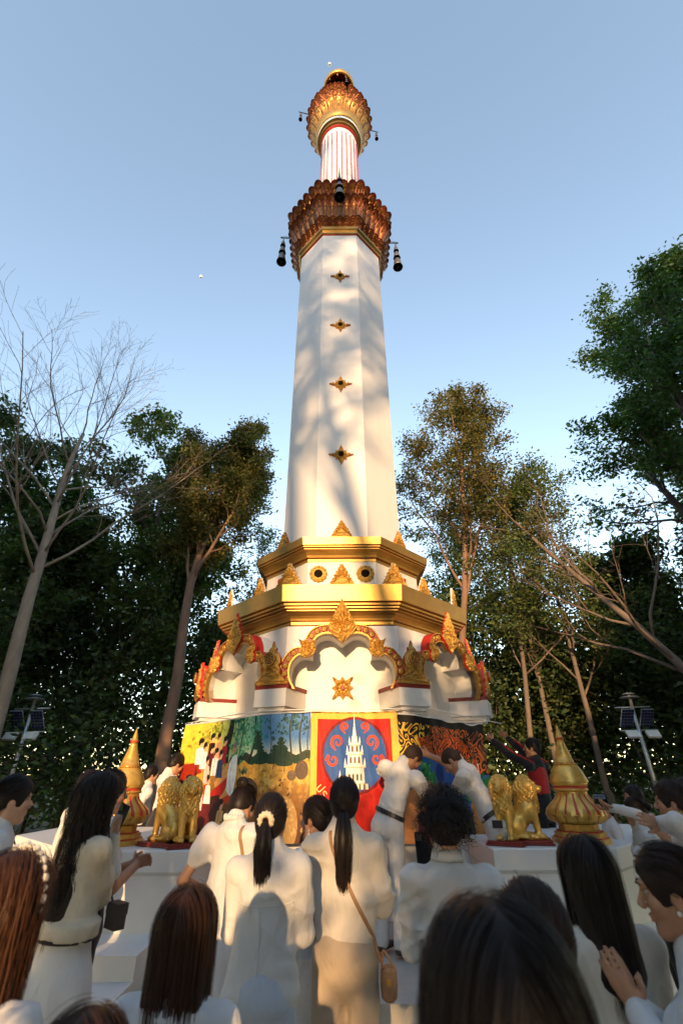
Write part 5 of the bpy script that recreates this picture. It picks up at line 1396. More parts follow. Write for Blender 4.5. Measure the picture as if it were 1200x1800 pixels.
def person(label, pos, H, yaw, skin='skin_tan', fem=True, lean=0, side=0, head=(0, 0), armL=None, armR=None, shirt='cotton', sleeve='long', untucked=False, bottom='trousers', bottom_m='black_cloth',
           hairk='long', hairm='hair_black', hair_kw=None, vox=.011, seed=1, ground=.03, collar=True, handcurl=22, palmL=None, palmR=None, poleL=None, poleR=None, belt=False, loose=0.0, foldamp=.011, sleeve_m=None, hdetail=None, shoulder=1.0, eyes=True, ears=True, clampz=None, handvox=None):
    s = H / 1.70
    t = thing('person', label, 'person', (pos[0], pos[1], ground), R(yaw))
    sw = (.162 if fem else .185) * s * shoulder
    TR = Matrix.Translation((0, 0, .93 * s)) @ Matrix.Rotation(R(side), 4, 'Y') @ Matrix.Rotation(R(-lean), 4, 'X') @ Matrix.Translation((0, 0, -.93 * s))
    def up(x, y, z): return TR @ Vector((x * s, y * s, z * s))
    nb = up(0, -.012, 1.43); hc0 = up(0, .018, 1.578)
    HM = Matrix.Translation(nb) @ TR.to_3x3().to_4x4() @ Matrix.Rotation(R(head[1]), 4, 'Z') @ Matrix.Rotation(R(-head[0]), 4, 'X') @ Matrix.Translation(Vector((0, .03, .148)) * s) @ Matrix.Scale(s * 1.02, 4)
    hs = s * 1.02
    hr = np.array(HM.to_3x3().normalized())
    def hp(x, y, z): return HM @ Vector((x, y, z))
    def he(c, r_, k, op=1, rot=None): return ('e', hp(*c), tuple(q * hs for q in r_), hr if rot is None else hr @ rot, k * hs, op)
    SK = M[skin]
    hv = hdetail or vox
    P = [he((0, -.012, .03), (.073, .091, .087), .01), he((0, .012, -.028), (.060, .074, .083), .02), he((0, .058, -.100), (.026, .026, .02), .02)]
    for q in (-1, 1):
        P += [('c', hp(q * .048, -.002, -.062), hp(q * .012, .058, -.102), .019 * hs, .016 * hs, .02, 1), he((q * .040, .055, -.028), (.024, .022, .024), .02)]
        P += [he((q * .031, .091, .004), (.017, .011, .011), .006, -1)]
        if ears: P += [he((q * .073, -.010, -.012), (.0085, .018, .030), .006), he((q * .081, -.004, -.012), (.006, .010, .018), .004, -1)]
    P += [he((0, .080, .024), (.050, .016, .011), .012), ('c', hp(0, .086, .010), hp(0, .107, -.030), .007 * hs, .0115 * hs, .008, 1), he((.012, .098, -.036), (.009, .010, .008), .005), he((-.012, .098, -.036), (.009, .010, .008), .005),
          he((0, .086, -.060), (.021, .010, .0055), .004), he((0, .085, -.071), (.018, .010, .006), .003), he((0, .094, -.0655), (.020, .006, .0016), .002, -1)]
    P += [('c', nb - (hc0 - nb) * .25, hp(0, -.012, -.055), .056 * s * (1 if fem else 1.12), .050 * s * (1 if fem else 1.15), .025, 1)]
    # arms
    l1, l2 = .285 * s, .25 * s
    shL, shR = up(-sw / s, -.012, 1.372), up(sw / s, -.012, 1.372)
    def armres(spec, sh, q):
        pole = (q * .35, -.9, -.3)
        if spec is None: spec = 'hang'
        if isinstance(spec, str):
            if spec == 'hang': tgt = sh + TR.to_3x3() @ Vector((q * .06 * s, .05 * s, -.52 * s))
            elif spec == 'front': tgt = sh + TR.to_3x3() @ Vector((-q * (sw * .82), .27 * s, -.20 * s)); pole = (q * .6, -.3, -1)
            elif spec == 'behind': tgt = sh + TR.to_3x3() @ Vector((-q * sw * .8, -.17 * s, -.42 * s)); pole = (q * 1, -.5, 0)
            elif spec == 'pray': tgt = sh + TR.to_3x3() @ Vector((-q * (sw - .012 * s), .24 * s, -.13 * s)); pole = (q * .7, -.2, -1)
        else:
            tgt = t_inv @ Vector(spec)
        return tgt, pole
    t_inv = (Matrix.Translation((pos[0], pos[1], ground)) @ Matrix.Rotation(R(yaw), 4, 'Z')).inverted()
    arms = []
    for q, spec, pal, pol, sh in ((-1, armL, palmL, poleL, shL), (1, armR, palmR, poleR, shR)):
        tgt, pole = armres(spec, sh, q)
        if pol: pole = pol
        el, wr = ik(sh, tgt, l1, l2, pole)
        fd = (wr - el).normalized(); hd = fd
        pn = Vector((-q, 0, 0)) if pal is None else Vector(pal)
        if spec == 'pray': hd = Vector((0, .45, .9)); pn = Vector((-q, 0, 0))
        P += [('c', sh, el, .037 * s * (.9 if fem else 1.08), .038 * s * (.9 if fem else 1.08), .02, 1), ('c', el, wr, .039 * s * (.9 if fem else 1.08), .026 * s, .012, 1)]
        P += hand_prims(wr, hd, pn, q if True else 1, handcurl, s * (1 if fem else 1.06))
        arms.append((sh, el, wr))
    # hidden core and legs keep the body one figure
    P += [('c', up(0, 0, 1.30), up(0, 0, 1.06), .112 * s, .105 * s, .04, 1, ((0, 1, 0), .60)), ('c', shL, shR, .03 * s, .03 * s, .03, 1), ('c', up(0, 0, 1.06), Vector((0, 0, .93 * s)), .12 * s, .135 * s, .04, 1, ((0, 1, 0), .72))]
    LG = []
    for q in (-1, 1):
        hip, kn, an = Vector((q * .085 * s, 0, .90 * s)), Vector((q * .092 * s, .015 * s, .49 * s)), Vector((q * .095 * s, -.02 * s, .09 * s))
        LG.append((hip, kn, an))
    hands_seen = handvox is not None
    V, Q = sdf_mesh(P, handvox or hdetail or max(hv, .0145))
    body = obj('body', mesh('body', V, Q, [SK], True), t)
    if eyes:
        for q in (-1, 1):
            e = MB(); e.ball((0, 0, 0), (.0120 * hs, .0100 * hs, .0070 * hs), 10, 8, 0); e.ball((0, .0035 * hs, 0), (.0070 * hs, .0072 * hs, .0066 * hs), 8, 6, 1)
            eo = e.build('eye', [M['eyewhite'], M['eye']], t, True); eo.matrix_local = Matrix.Translation(hp(q * .031, .0735, .004)) @ HM.to_3x3().normalized().to_4x4()
        bw = MB()
        for q in (-1, 1): bw.tube([hp(q * .013, .0985, .026), hp(q * .032, .0965, .031), hp(q * .050, .083, .025)], [.0022, .0032, .0014], 4)
        be = bw.me('eyebrows', M[hairm]); cl = np.ones((len(be.vertices), 4), np.float32); be.color_attributes.new('tint', 'FLOAT_COLOR', 'POINT').data.foreach_set('color', cl.ravel()); obj('eyebrows', be, t)
    # clothes
    lo = loose
    C_ = [('c', up(0, -.004, 1.315), up(0, 0, 1.10), (.141 + lo) * s * shoulder, (.128 + lo) * s, .05, 1, ((0, 1, 0), .66)), ('c', shL + Vector((0, 0, -.005)), shR + Vector((0, 0, -.005)), .057 * s, .057 * s, .045, 1)]
    if fem: C_ += [('e', up(-.07, .085, 1.235), (.065 * s, .06 * s, .065 * s), None, .05, 1), ('e', up(.07, .085, 1.235), (.065 * s, .06 * s, .065 * s), None, .05, 1)]
    C_ += [('c', up(0, -.02, 1.40), nb, .085 * s, .07 * s, .04, 1)]
    if untucked: C_ += [('c', up(0, 0, 1.10), Vector((0, 0, (.80 - (untucked if untucked is not True else 0)) * s)), (.130 + lo) * s, (.176 + lo) * s, .04, 1, ((0, 1, 0), .70))]
    else: C_ += [('c', up(0, 0, 1.10), up(0, 0, 1.0), (.130 + lo) * s, (.142 + lo * .5) * s, .04, 1, ((0, 1, 0), .76))]
    if collar: C_ += [('c', nb + (hc0 - nb) * .0, nb + (hc0 - nb) * .30, .067 * s, .063 * s, .008, 1)]
    for sh, el, wr in arms:
        if sleeve == 'long': C_ += [('c', sh, el, .058 * s, (.050 + lo * .3) * s, .03, 1), ('c', el, wr - (wr - el) * .04, (.050 + lo * .3) * s, .040 * s, .015, 1)]
        elif sleeve == 'elbow': C_ += [('c', sh, el, .068 * s, (.06 + lo * .3) * s, .03, 1), ('c', el, el.lerp(wr, .3), (.06 + lo * .3) * s, .056 * s, .015, 1)]
        elif sleeve == 'puff': C_ += [('c', sh, sh.lerp(el, .40), .074 * s, .078 * s, .03, 1), ('c', sh.lerp(el, .40), sh.lerp(el, .56), .07 * s, .05 * s, .015, 1)]
        elif sleeve == 'short': C_ += [('c', sh, sh.lerp(el, .72), .069 * s, .058 * s, .05, 1)]
    hem = (.80 - (untucked if untucked is not True else 0)) * s - .06 if untucked else None
    V, Q = sdf_mesh(C_, vox if vox < .01 else max(vox, .0125), folds(seed, foldamp * s), (lambda X, Y, Z: hem + .012 * np.sin(X * 19 + seed) - Z) if untucked else None)
    bvh = BVHTree.FromPolygons(V.tolist(), Q.tolist()); so_ = obj('shirt', mesh('shirt', V, Q, [M[shirt]], True), t)
    if bottom == 'trousers':
        B_ = [('c', up(0, 0, 1.02), Vector((0, 0, .90 * s)), .138 * s, .165 * s, .04, 1, ((0, 1, 0), .76)), ('e', (0, -.045 * s, .90 * s), (.135 * s, .09 * s, .11 * s), None, .04, 1)]
        for hip, kn, an in LG: B_ += [('c', hip, kn, (.084 + lo * .4) * s, (.068 + lo * .4) * s, .012, 1), ('c', kn, an + Vector((0, 0, -.02)), (.068 + lo * .4) * s, (.060 + lo * .5) * s, .02, 1)]
        B_.append(('c', (0, -.10 * s, .75 * s), (0, -.07 * s, .12 * s), .020 * s, .03 * s, .01, -1))
        V, Q = sdf_mesh(B_, max(vox, .017), folds(seed + 50, .005 * s, .6)); obj('trousers', mesh('trousers', V, Q, [M[bottom_m]], True), t)
    elif bottom == 'skirt':
        B_ = [('c', up(0, 0, 1.03), Vector((0, 0, .80 * s)), .138 * s, .19 * s, .03, 1, ((0, 1, 0), .76)), ('c', (0, 0, .80 * s), (0, 0, .30 * s), .185 * s, .25 * s, .04, 1, ((0, 1, 0), .8))]
        def sk(x, y, z): return .010 * np.sin(np.arctan2(y, x) * 11 + z * 2) * np.clip((1.0 * s - z) * 2, 0, 1)
        V, Q = sdf_mesh(B_, max(vox, .015), sk, lambda X, Y, Z: .14 * s - Z); obj('skirt', mesh('skirt', V, Q, [M[bottom_m]], True), t)
    for hip, kn, an in LG:
        V, Q = sdf_mesh([('c', an + Vector((0, -.02 * s, -.055 * s)), an + Vector((.0, .14 * s, -.062 * s)), .042 * s, .036 * s, .02, 1, ((0, 0, 1), .75))], .012); obj('shoe', mesh('shoe', V, Q, [M['shoe']], True), t)
    if belt:
        b = MB(); ring = []
        for k in range(25):
            a = 2 * math.pi * k / 24; ring.append(up(.156 * math.cos(a), .123 * math.sin(a), 1.005))
        n0 = len(b.v)
        for p in ring: b.v += [tuple(p + TR.to_3x3() @ Vector((0, 0, -.02 * s))), tuple(p + TR.to_3x3() @ Vector((0, 0, .02 * s)))]
        for k in range(24): b.f.append((2 * k, 2 * k + 2, 2 * k + 3, 2 * k + 1)); b.m.append(0)
        b.build('belt', M['belt'], t)
    kw = dict(hair_kw or {})
    kw.setdefault('grav', (HM.to_3x3().normalized().inverted() @ Vector((0, 0, -1))))
    if hairk: hair(t, HM, hairk, hairm, seed=seed + 9, **kw)
    t['_'] = 0; del t['_']
    return dict(t=t, bvh=bvh, HM=HM, arms=arms, nb=nb, up=up, s=s, hp=hp, hs=hs)

def strap(pr, pts, w_, m, name='bag_strap'):
    """flat band over the back: pts in upper body frame units (of a 1.70 m person)"""
    P_ = []
    for p in cat3([pr['up'](*p) for p in pts]):
        h_ = pr['bvh'].ray_cast(Vector((p.x, -1, p.z)), Vector((0, 1, 0)))
        P_.append(Vector((p.x, h_[0].y - .009, p.z)) if h_[0] is not None and p.y < .02 and h_[0].y < .05 else p)
    b = MB()
    for i, p in enumerate(P_):
        tn = (P_[min(i + 1, len(P_) - 1)] - P_[max(i - 1, 0)]).normalized(); sd = tn.cross(Vector((0, 1, 0))).normalized() * w_ / 2
        b.v += [tuple(p - sd), tuple(p + sd), tuple(p + sd + Vector((0, .006, 0))), tuple(p - sd + Vector((0, .006, 0)))]
    for i in range(len(P_) - 1):
        for k in range(4): b.f.append((i * 4 + k, i * 4 + (k + 1) % 4, i * 4 + 4 + (k + 1) % 4, i * 4 + 4 + k)); b.m.append(0)
    return b.build(name, M[m], pr['t'], True)
def phone(mtx, lab, name='phone'):
    t = thing(name, lab, 'phone'); t.matrix_world = mtx
    b = MB(); b.box((0, 0, 0), (.036, .004, .076)); b.build('case', M['phone'], t)
    b = MB(); b.box((-.017, -.0055, .055), (.013, .0018, .014)); b.build('camera_bump', M['belt'], t)
    return t

def seam(pr, pts, rad, m, name):
    """thin stitched line that follows the back of the shirt"""
    P_ = []
    for p in cat3([pr['up'](*p) for p in pts]):
        h_ = pr['bvh'].ray_cast(Vector((p.x, -1, p.z)), Vector((0, 1, 0)))
        if h_[0] is not None: P_.append(h_[0] + Vector((0, -.0005, 0)))
    b = MB(); b.tube(P_, rad, 5); return b.build(name, M[m], pr['t'], True)
def flap_collar(pr, m):
    """turned down shirt collar: a ring that stands and folds over"""
    s_ = pr['s']; nb = pr['nb']; b = MB(); n = 28; rows = [(.060, .030), (.063, .052), (.067, .056), (.078, .022), (.080, .012), (.077, .012)]
    for r_, z in rows:
        for k in range(n):
            a = 2 * math.pi * k / n; dip = .030 * max(0, math.sin(a)) ** 2
            b.v.append(tuple(nb + Vector((r_ * s_ * math.cos(a) * 1.02, (r_ * .95 * math.sin(a) - .002) * s_, (z - dip) * s_))))
    for j in range(len(rows) - 1):
        for k in range(n): b.f.append((j * n + k, j * n + (k + 1) % n, (j + 1) * n + (k + 1) % n, (j + 1) * n + k)); b.m.append(0)
    return b.build('collar', M[m], pr['t'], True)
# ------------------------------------------------------------------ the crowd
G = .03
# nearest heads
pos, H = stand(852, 1556, .78, vol=1.22)
person('nearest person, long straight black hair filling the bottom centre right', pos, H, 0, hairk='long', hairm='hair_black', hair_kw=dict(n=5200, length=.52, vol=1.22, width=.0016, wave=.002), vox=.011, seed=3, armL='front', armR='front', eyes=False)
pos, H = stand(30, 1482, 1.32, vol=1.13)
p2 = person('person with auburn hair and a pearl headband at the lower left corner', pos, H, -18, skin='skin_light', hairk='long', hairm='hair_auburn', hair_kw=dict(n=5000, length=.46, vol=1.13, width=.0018, wave=.009), vox=.011, seed=4, armL='front', armR='front', eyes=False)
b = MB()
pts_ = [Vector((.094 * math.sin(a), -.012 + .02, .03 + .112 * math.cos(a))) for a in np.linspace(-1.75, 1.75, 30)]
b.tube([p2['HM'] @ q for q in pts_], .004, 6); hb = b.build('headband', M['pearl'], p2['t'], True)
b = MB(); b.ball((0, 0, 0), .0085, 10, 8); prl = b.me('pearl', M['pearl'], True)
for i, a in enumerate(np.linspace(-1.7, 1.7, 19)):
    o = obj('pearl', prl, hb, p2['HM'] @ Vector((.101 * math.sin(a), .01, .03 + .119 * math.cos(a)))); o.scale = (1 + .25 * (i % 2),) * 3
pos, H = stand(150, 1768, 1.02)
person('child with reddish brown hair at bottom left, only head top showing', pos, H, 0, hairk='long', hairm='hair_brown', hair_kw=dict(n=2500, length=.25, vol=1.05), vox=.014, seed=5, eyes=False)
pos, H = stand(333, 1547, 1.62, vol=1.1)
person('girl with glossy chestnut hair to the shoulders in front of the steps', pos, H, -6, skin='skin_light', hairk='long', hairm='hair_brown', hair_kw=dict(n=4200, length=.36, vol=1.10, width=.0017, wave=.003), vox=.011, seed=6, armL='front', armR='front', eyes=False)
# tweed jacket with phone
pos, H = stand(178, 1356, 2.75)
hp_ = at(206, 1440, 2.92)
p5 = person('person in a cream tweed jacket and white skirt holding a phone', pos, H, -38, skin='skin_light', shirt='tweed', untucked=-.28, loose=.012, bottom='skirt', bottom_m='cotton', armR=tuple(hp_ - Vector((.0, .03, .075))), palmR=(-.3, 1, 0), poleR=(.6, -.5, -1), armL='hang', hairk='wavy', hairm='hair_black',
       hair_kw=dict(n=2800, length=.52, vol=1.12, width=.0026, wave=.006), seed=7, vox=.010, handvox=.0075, handcurl=16)
phone(Matrix.Translation(hp_) @ Matrix.Rotation(R(-30), 4, 'Z') @ Matrix.Rotation(R(-10), 4, 'X') @ Matrix.Rotation(R(14), 4, 'Y'), 'black phone held up by the person in the tweed jacket')
b = MB(); ring = [Vector((.166 * p5['s'] * math.cos(a), .120 * p5['s'] * math.sin(a), 1.08 * p5['s'] - .055)) for a in np.linspace(0, 2 * math.pi, 33)]
b.tube(ring, .008, 6); b.build('jacket_trim', M['black_cloth'], p5['t'], True)
bagt = thing('handbag', 'small black handbag at the hip of the person in tweed', 'handbag', (pos[0] + .17, pos[1] + .10, 1.02), R(-40))
b = MB(); b.box((0, 0, 0), (.05, .025, .045)); b.box((0, 0, .03), (.052, .028, .022)); b.build('bag_body', M['belt'], bagt)
b = MB(); b.tube(cat3([(-.05, 0, .04), (-.05, -.06, .2), (-.10, -.08, .38)]), .005, 5); b.build('strap', M['belt'], bagt)
pos, H = stand(28, 1358, 3.0)
p6 = person('person in a white blouse with a dark shoulder strap at the left edge', pos, H, -55, skin='skin_light', hairk='bun', hairm='hair_black', hair_kw=dict(n=1500, vol=1.08, tie=(0, -.10, -.03)), seed=8, armL='front', armR='front')
strap(p6, [(-.10, .13, 1.30), (-.12, .02, 1.44), (-.09, -.11, 1.36), (.05, -.135, 1.18), (.16, -.10, 1.02)], .03, 'belt')
pos, H = stand(196, 1349, 3.3)
p7 = person('person with glasses and a white t-shirt behind the tweed jacket', pos, H, -48, hairk='pony', hairm='hair_black', hair_kw=dict(n=1300, vol=1.05, length=.25), sleeve='short', collar=False, seed=9, armR='front', armL='front', handvox=.009)
b = MB()
for q in (-1, 1):
    ring = [p7['HM'] @ Vector((q * .032 + .021 * math.cos(a), .104, .002 + .017 * math.sin(a))) for a in np.linspace(0, 2 * math.pi, 17)]; b.tube(ring, .0014, 4)
    b.tube([p7['HM'] @ Vector((q * .053, .102, .006)), p7['HM'] @ Vector((q * .078, .0, .006))], .0014, 4)
b.tube([p7['HM'] @ Vector((-.011, .105, .004)), p7['HM'] @ Vector((.011, .105, .004))], .0014, 4); b.build('glasses', M['belt'], p7['t'])
pos, H = stand(160, 1348, 4.3)
person('person standing behind the tweed jacket, only the forehead in view', pos, H, -40, fem=False, hairk='short', hairm='hair_black', hair_kw=dict(n=700, length=.04), seed=10, vox=.014)
pos, H = stand(262, 1341, 7.6)
person('man in white shirt and black trousers, hands clasped behind his back', pos, H, -58, fem=False, lean=2, armL='behind', armR='behind', belt=False, hairk='short', hairm='hair_black', hair_kw=dict(n=1000, length=.035), seed=11, vox=.012)
pos, H = stand(296, 1322, 7.2)
person('man in an untucked white shirt bowing his head beside the painted banner', pos, H * 1.02, -52, fem=False, lean=4, head=(20, 0), untucked=True, armL='front', armR='front', hairk='short', hairm='hair_black', hair_kw=dict(n=1000, length=.03), seed=12, vox=.012)
# second row, backs to the viewer
pos, H = stand(410, 1384, 3.45)
p11 = person('person with a hair bun and ruffled white blouse bowing the head', pos, H * 1.035, -16, skin='skin_tan', lean=5, head=(24, -10), sleeve='puff', collar=True, armL=(pos[0] - .19, pos[1] + .22, .98), armR='front', hairk='bun', hairm='hair_black', hair_kw=dict(n=2200, vol=1.0, tie=(0, -.075, .095)), seed=13, vox=.010, foldamp=.020, bottom='skirt', bottom_m='cotton')
strap(p11, [(.09, .10, 1.36), (.105, .0, 1.445), (.11, -.09, 1.38), (.125, -.115, 1.25), (.14, -.11, 1.05)], .018, 'leather')
b = MB()
for k in range(40):
    a = k * math.pi / 20; b.ball(tuple(p11['nb'] + p11['up'](0, 0, 0) * 0 + Vector((.066 * p11['s'] * math.cos(a), .066 * p11['s'] * math.sin(a), .045 + .006 * (k % 2)))), (.009, .009, .016), 6, 4)
b.build('ruffle_collar', M['cotton'], p11['t'], True)
pos, H = stand(476, 1392, 2.62)
p12 = person('person with a ponytail in a cream scrunchie and a long loose white shirt', pos, H, -6, sleeve='long', untucked=-.12, loose=.014, bottom='trousers', bottom_m='denim_pale', armL='front', armR='front', hairk='pony', hairm='hair_black', hair_kw=dict(n=3200, vol=1.03, length=.30, tie=(0, -.118, .012), width=.0018), seed=14, vox=.0098, foldamp=.022)
b = MB(); c_ = p12['HM'] @ Vector((0, -.128, .012))
ring = [c_ + p12['HM'].to_3x3() @ Vector((.030 * math.cos(a), -.004 * math.sin(3 * a), .028 * math.sin(a))) for a in np.linspace(0, 2 * math.pi, 37)]
b.tube(ring, [.013 + .003 * math.sin(i * 2.3) for i in range(37)], 8); b.build('scrunchie', M['scrunchie'], p12['t'], True)
seam(p12, [(-.155, -.1, 1.25), (-.08, -.1, 1.243), (0, -.1, 1.240), (.08, -.1, 1.243), (.155, -.1, 1.25)], .0022, 'cotton', 'yoke_seam')
seam(p12, [(0, -.1, 1.235), (.004, -.1, 1.1), (0, -.1, .95)], .003, 'cotton', 'back_pleat'); flap_collar(p12, 'cotton')
pos, H = stand(556, 1397, 3.15)
p13 = person('person in profile with an earring and pale blue top, between two ponytails', pos, H, 50, skin='skin_tan', head=(0, 10), sleeve='elbow', shirt='cotton_blue', untucked=-.08, bottom='skirt', bottom_m='lace', armL='front', armR='front', hairk='bun', hairm='hair_black', hair_kw=dict(n=1800, vol=1.04, tie=(0, -.10, -.02)), seed=15, vox=.010, hdetail=.0075, collar=False)
b = MB(); e_ = p13['HM'] @ Vector((-.078, -.004, -.05)); b.tube([e_, e_ - Vector((0, 0, .02))], .003, 6); b.ball(tuple(e_ - Vector((0, 0, .026))), .008, 8, 6); b.build('earring', M['pearl'], p13['t'], True)
pos, H = stand(602, 1366, 2.95)
p14 = person('person with black ponytail, white blouse, beige trousers and tan shoulder bag', pos, H, -4, sleeve='elbow', shirt='cotton_cream', loose=.022, bottom='trousers', bottom_m='beige', armL='front', armR='front', hairk='pony', hairm='hair_black', hair_kw=dict(n=3400, vol=1.06, length=.38, tie=(0, -.112, -.035), width=.0019, wave=.006), seed=16, vox=.0098, foldamp=.020)
strap(p14, [(-.06, .10, 1.36), (-.075, .0, 1.45), (-.06, -.115, 1.37), (.03, -.135, 1.20), (.13, -.125, 1.03), (.185, -.075, .90)], .016, 'leather')
b = MB(); s14 = p14['s']
b.loft([(.03, .70 * s14), (.05, .72 * s14), (.056, .78 * s14), (.052, .86 * s14), (.04, .88 * s14)], n=14, phase=0, c=(.222 * s14, -.035)); b.xf(Matrix.Translation((.222 * s14, -.035, .86 * s14)) @ Matrix.Scale(.72, 4) @ Matrix.Translation((-.222 * s14, .035, -.86 * s14))); b.tube(cat3([(.19 * s14, -.055, .87 * s14), (.20 * s14, -.06, .94 * s14), (.25 * s14, -.045, .87 * s14)]), .006, 5)
bg_ = thing('shoulder_bag', 'tan leather bag hanging at the hip of the person in beige trousers', 'bag', (pos[0], pos[1], G), R(-4)); b.build('bag_body', M['leather'], bg_)
b = MB(); b.box((.222 * s14, -.092, .83 * s14), (.010, .003, .010)); b.build('buckle', M['gold'], bg_)
pos, H = stand(772, 1392, 2.35)
p15 = person('person with thick curly black hair and a white collared shirt', pos, H, -4, fem=False, skin='skin_light', hairk='curly', hairm='hair_black', hair_kw=dict(n=3200, vol=1.10, length=.06, width=.0024), sleeve='long', armL='front', armR='front', shoulder=.9, seed=17, vox=.0098, foldamp=.020, eyes=False)
flap_collar(p15, 'cotton'); seam(p15, [(-.15, -.1, 1.27), (0, -.1, 1.262), (.15, -.1, 1.27)], .002, 'cotton', 'yoke_seam')
flap_collar(p14, 'cotton_cream')
# man A and man B hanging the banners
GA = .27
p16 = person('man in a white polo shirt and black belt bending towards the right banner', (.42, 5.28), 1.70, -38, fem=False, skin='skin_brown', lean=14, side=17, head=(26, -25), sleeve='short', belt=True, bottom_m='cotton', armL=(.98, 5.86, 1.46), armR=(1.02, 5.55, 1.22), ground=GA, hairk='buzz', hairm='hair_buzz', hair_kw=dict(n=1600, length=.010, width=.002), seed=18, vox=.0095, handvox=.0085, foldamp=.016)
p17 = person('man in a white t-shirt leaning left with an arm stretched over the dark banner', (1.46, 5.22), 1.70, 64, fem=False, skin='skin_tan', lean=31, head=(14, 0), sleeve='short', belt=True, bottom_m='cotton', armR=(.82, 5.9, 1.86), armL=(1.0, 5.62, 1.30), ground=GA, hairk='buzz', hairm='hair_buzz', hair_kw=dict(n=1600, length=.010, width=.002), seed=19, vox=.0095, handvox=.0085, foldamp=.016)
ph_ = p17['t'].matrix_world
b = MB(); b.box((0, 0, 0), (.008, .045, .03)); 
b.xf(Matrix.Translation((-.175, -.03, .93))); b.build('phone_pouch', M['belt'], p17['t'])
p18 = person('man in a black and red jacket reaching up to tie the dark banner', (2.44, 6.62), 1.60, 40, fem=False, skin='skin_tan', lean=0, head=(-6, 22), shirt='black_cloth', sleeve='long', untucked=True, armL=tuple(at(842, 1285, 6.82) + Vector((.04, 0, -.06))), armR=tuple(at(855, 1272, 6.86) + Vector((.05, 0, -.05))), poleL=(-.3, .2, -1), poleR=(.4, .2, -1), ground=.40, hairk='short', hairm='hair_black', hair_kw=dict(n=1600, length=.03, width=.002), seed=20, vox=.0095, handvox=.0075, handcurl=30)
s18 = p18['s']
V, Q = sdf_mesh([('c', p18['up'](0, -.004, 1.26), p18['up'](0, 0, 1.10), .156 * s18, .150 * s18, .04, 1, ((0, 1, 0), .74))], .012, folds(4, .004)); obj('jacket_panel', mesh('jacket_panel', V, Q, [M['red_cloth']], True), p18['t'])
b = MB()
for q, (sh, el, wr) in zip((-1, 1), p18['arms']):
    o_ = Vector((0, -.058, .02)); b.tube([sh + o_ * 1.1, sh.lerp(el, .5) + o_, el + o_ * .95, el.lerp(wr, .8) + o_ * .75], [.018, .018, .017, .014], 6)
b.build('sleeve_stripe', M['red_cloth'], p18['t'], True)
person('person in a dark red patterned vest crouching between the two men', (.84, 5.02), 1.22, -15, fem=True, lean=16, head=(15, -20), shirt='maroon', sleeve='short', untucked=True, bottom='skirt', bottom_m='black_cloth', armL='front', armR='front', ground=.27, hairk='bun', hairm='hair_dark', hair_kw=dict(n=900, tie=(0, -.1, .0)), seed=21, vox=.011)
phone(Matrix.Translation(at(740, 1497, 2.75)) @ Matrix.Rotation(R(8), 4, 'Z') @ Matrix.Rotation(R(-8), 4, 'X'), 'dark phone held up just left of the curly haired person')
# right side
pos, H = stand(1014, 1464, 1.86, vol=1.1)
person('person with straight black shoulder length hair and a pale grey top on the right', pos, H, 6, hairk='long', hairm='hair_black', hair_kw=dict(n=3600, length=.30, vol=1.10, width=.0018, wave=.002), shirt='cotton_cream', loose=.01, collar=False, seed=22, vox=.010, armL='front', armR='front', eyes=False)
pos, H = stand(918, 1536, 1.22, vol=1.12)
p21 = person('person with a jewelled clip in long tied back black hair, right of the nearest head', pos, H, -22, hairk='pony', hairm='hair_dark', hair_kw=dict(n=3600, length=.50, vol=1.12, tie=(.03, -.105, .0), width=.0018, wave=.01, curve=(.10, -.02)), seed=23, vox=.011, armL='front', armR='front', eyes=False)
b = MB(); 
for k in range(5): b.ball(tuple(p21['HM'] @ Vector((.012 + .012 * k, -.118 - .002 * k, .012 + .004 * k))), .0075, 8, 6)
b.build('hair_clip', M['pearl'], p21['t'], True)
pos, H = stand(1170, 1482, 1.62)
p22 = person('person at the right edge with dark tied hair, palms pressed together in prayer', pos, H, 52, skin='skin_tan', head=(6, 8), hairk='bun', hairm='hair_dark', hair_kw=dict(n=2600, vol=1.05, tie=(0, -.10, -.03), width=.0018), sleeve='long', armL='pray', armR='pray', seed=24, vox=.0095, hdetail=.0075, handvox=.0065, handcurl=4)
b = MB(); b.ball(tuple(p22['HM'] @ Vector((-.080, .0, -.045))), .006, 8, 6); b.build('earring', M['pearl'], p22['t'], True)
pos, H = stand(1170, 1374, 3.4)
p23 = person('young person with a backpack strap clapping at the right edge', pos, H, 58, fem=False, skin='skin_tan', hairk='short', hairm='hair_dark', hair_kw=dict(n=2400, length=.05, vol=1.08, width=.002), armL=tuple(at(1150, 1452, 3.30)), armR=tuple(at(1156, 1452, 3.24)), palmL=(.2, -1, 0), palmR=(.2, 1, 0), sleeve='long', seed=25, vox=.0095, handvox=.0075, handcurl=8)
strap(p23, [(.08, .12, 1.28), (.10, .02, 1.445), (.10, -.10, 1.38), (.10, -.13, 1.2), (.11, -.12, 1.05)], .05, 'beige')
pos, H = stand(1108, 1402, 4.6)
p24 = person('photographer in a grey vest over white raising a camera', pos, H, 74, skin='skin_tan', shirt='cotton', armL=tuple(at(1068, 1425, 4.7)), armR=tuple(at(1074, 1422, 4.55)), palmL=(0, 0, 1), palmR=(0, 0, 1), hairk='bun', hairm='hair_dark', hair_kw=dict(n=1200, tie=(0, -.1, .03)), seed=26, vox=.010, handvox=.009)
s24 = p24['s']
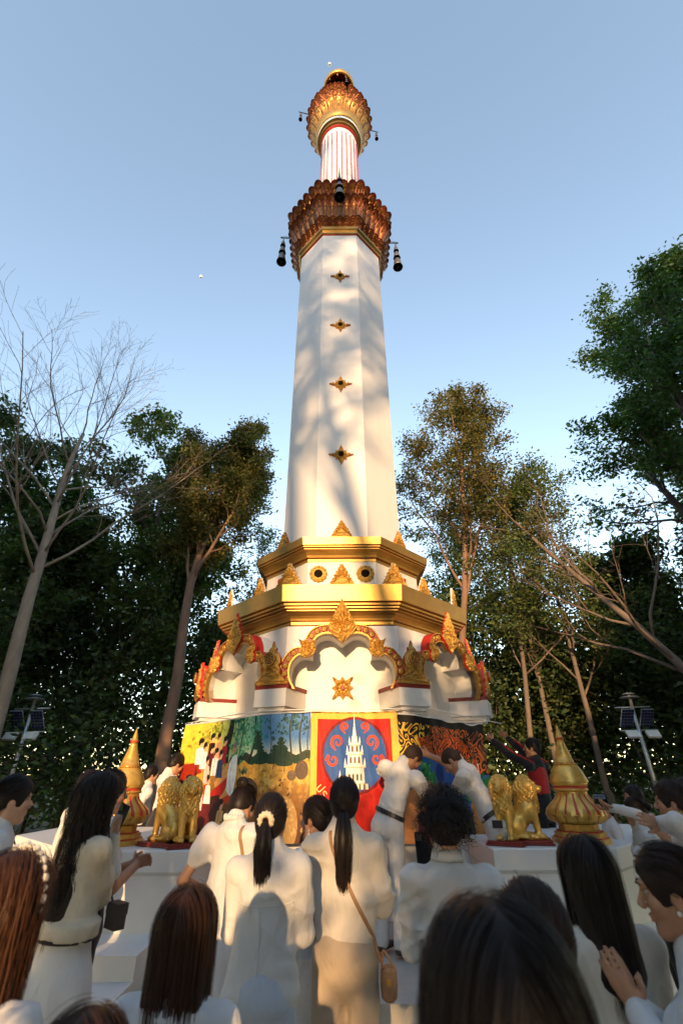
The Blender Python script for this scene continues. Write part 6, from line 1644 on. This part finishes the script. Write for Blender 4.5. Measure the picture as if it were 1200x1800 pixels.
V, Q = sdf_mesh([('c', p24['up'](0, -.004, 1.30), p24['up'](0, 0, 1.0), .158 * s24, .162 * s24, .04, 1, ((0, 1, 0), .76))], .012, folds(9, .004)); obj('vest', mesh('vest', V, Q, [M['grey_cloth']], True), p24['t'])
cp = at(1068, 1408, 4.62); ct = thing('camera', 'black camera held to the eye of the photographer', 'camera', tuple(cp), R(74))
b = MB(); b.box((0, 0, 0), (.065, .03, .045)); b.box((0, 0, .05), (.025, .025, .016)); b.box((.05, .01, 0), (.018, .04, .042)); b.build('camera_body', M['belt'], ct)
b = MB(); b.tube([(0, .03, 0), (0, .06, 0), (0, .06, 0), (0, .13, 0)], [.034, .034, .038, .036], 16); b.build('lens', M['phone'], ct)
pos, H = stand(1106, 1381, 5.4)
person('man looking left behind the photographer', pos, H, 88, fem=False, hairk='short', hairm='hair_black', hair_kw=dict(n=900, length=.04), seed=27, vox=.012)
pos, H = stand(1196, 1368, 3.9)
person('person in white at the far right edge behind the young person', pos, H, 66, fem=False, hairk='short', hairm='hair_dark', hair_kw=dict(n=1000, length=.04), seed=28, vox=.012, armL='pray', armR='pray')
pos, H = stand(967, 1400, 6.9)
person('person in white half hidden behind the right golden finial', pos, H, 140, hairk='long', hairm='hair_black', hair_kw=dict(n=700, length=.2), seed=29, vox=.012)
pos, H = stand(1056, 1404, 5.6)
person('person in a light shirt between the finial and the photographer', pos, H, 80, hairk='short', hairm='hair_black', hair_kw=dict(n=700, length=.04), seed=30, vox=.012)

# unseen people added behind the viewer so their shadows fall on the backs in front
def copy_person(pr, x, y, k, lab):
    c = copy_thing(pr['t'], (x, y, .03), R(-5), lab, (k, k, k)); c['group'] = 'people behind the viewer'; return c
p14['t']['group'] = ''
del p14['t']['group']
copy_person(p15, -.70, -.55, 1.10, 'tall person standing just behind the viewer on the left')
copy_person(p14, .42, -.75, 1.0, 'unseen ponytailed person added just behind the viewer')
copy_person(p12, 1.05, -.55, 1.04, 'unseen person with a scrunchie added behind the viewer on the right')
copy_person(p14, -1.75, -1.3, 1.03, 'unseen ponytailed person added behind the viewer, far left')
copy_person(p12, 1.8, -1.5, 1.08, 'unseen person with a scrunchie added behind the viewer, far right')
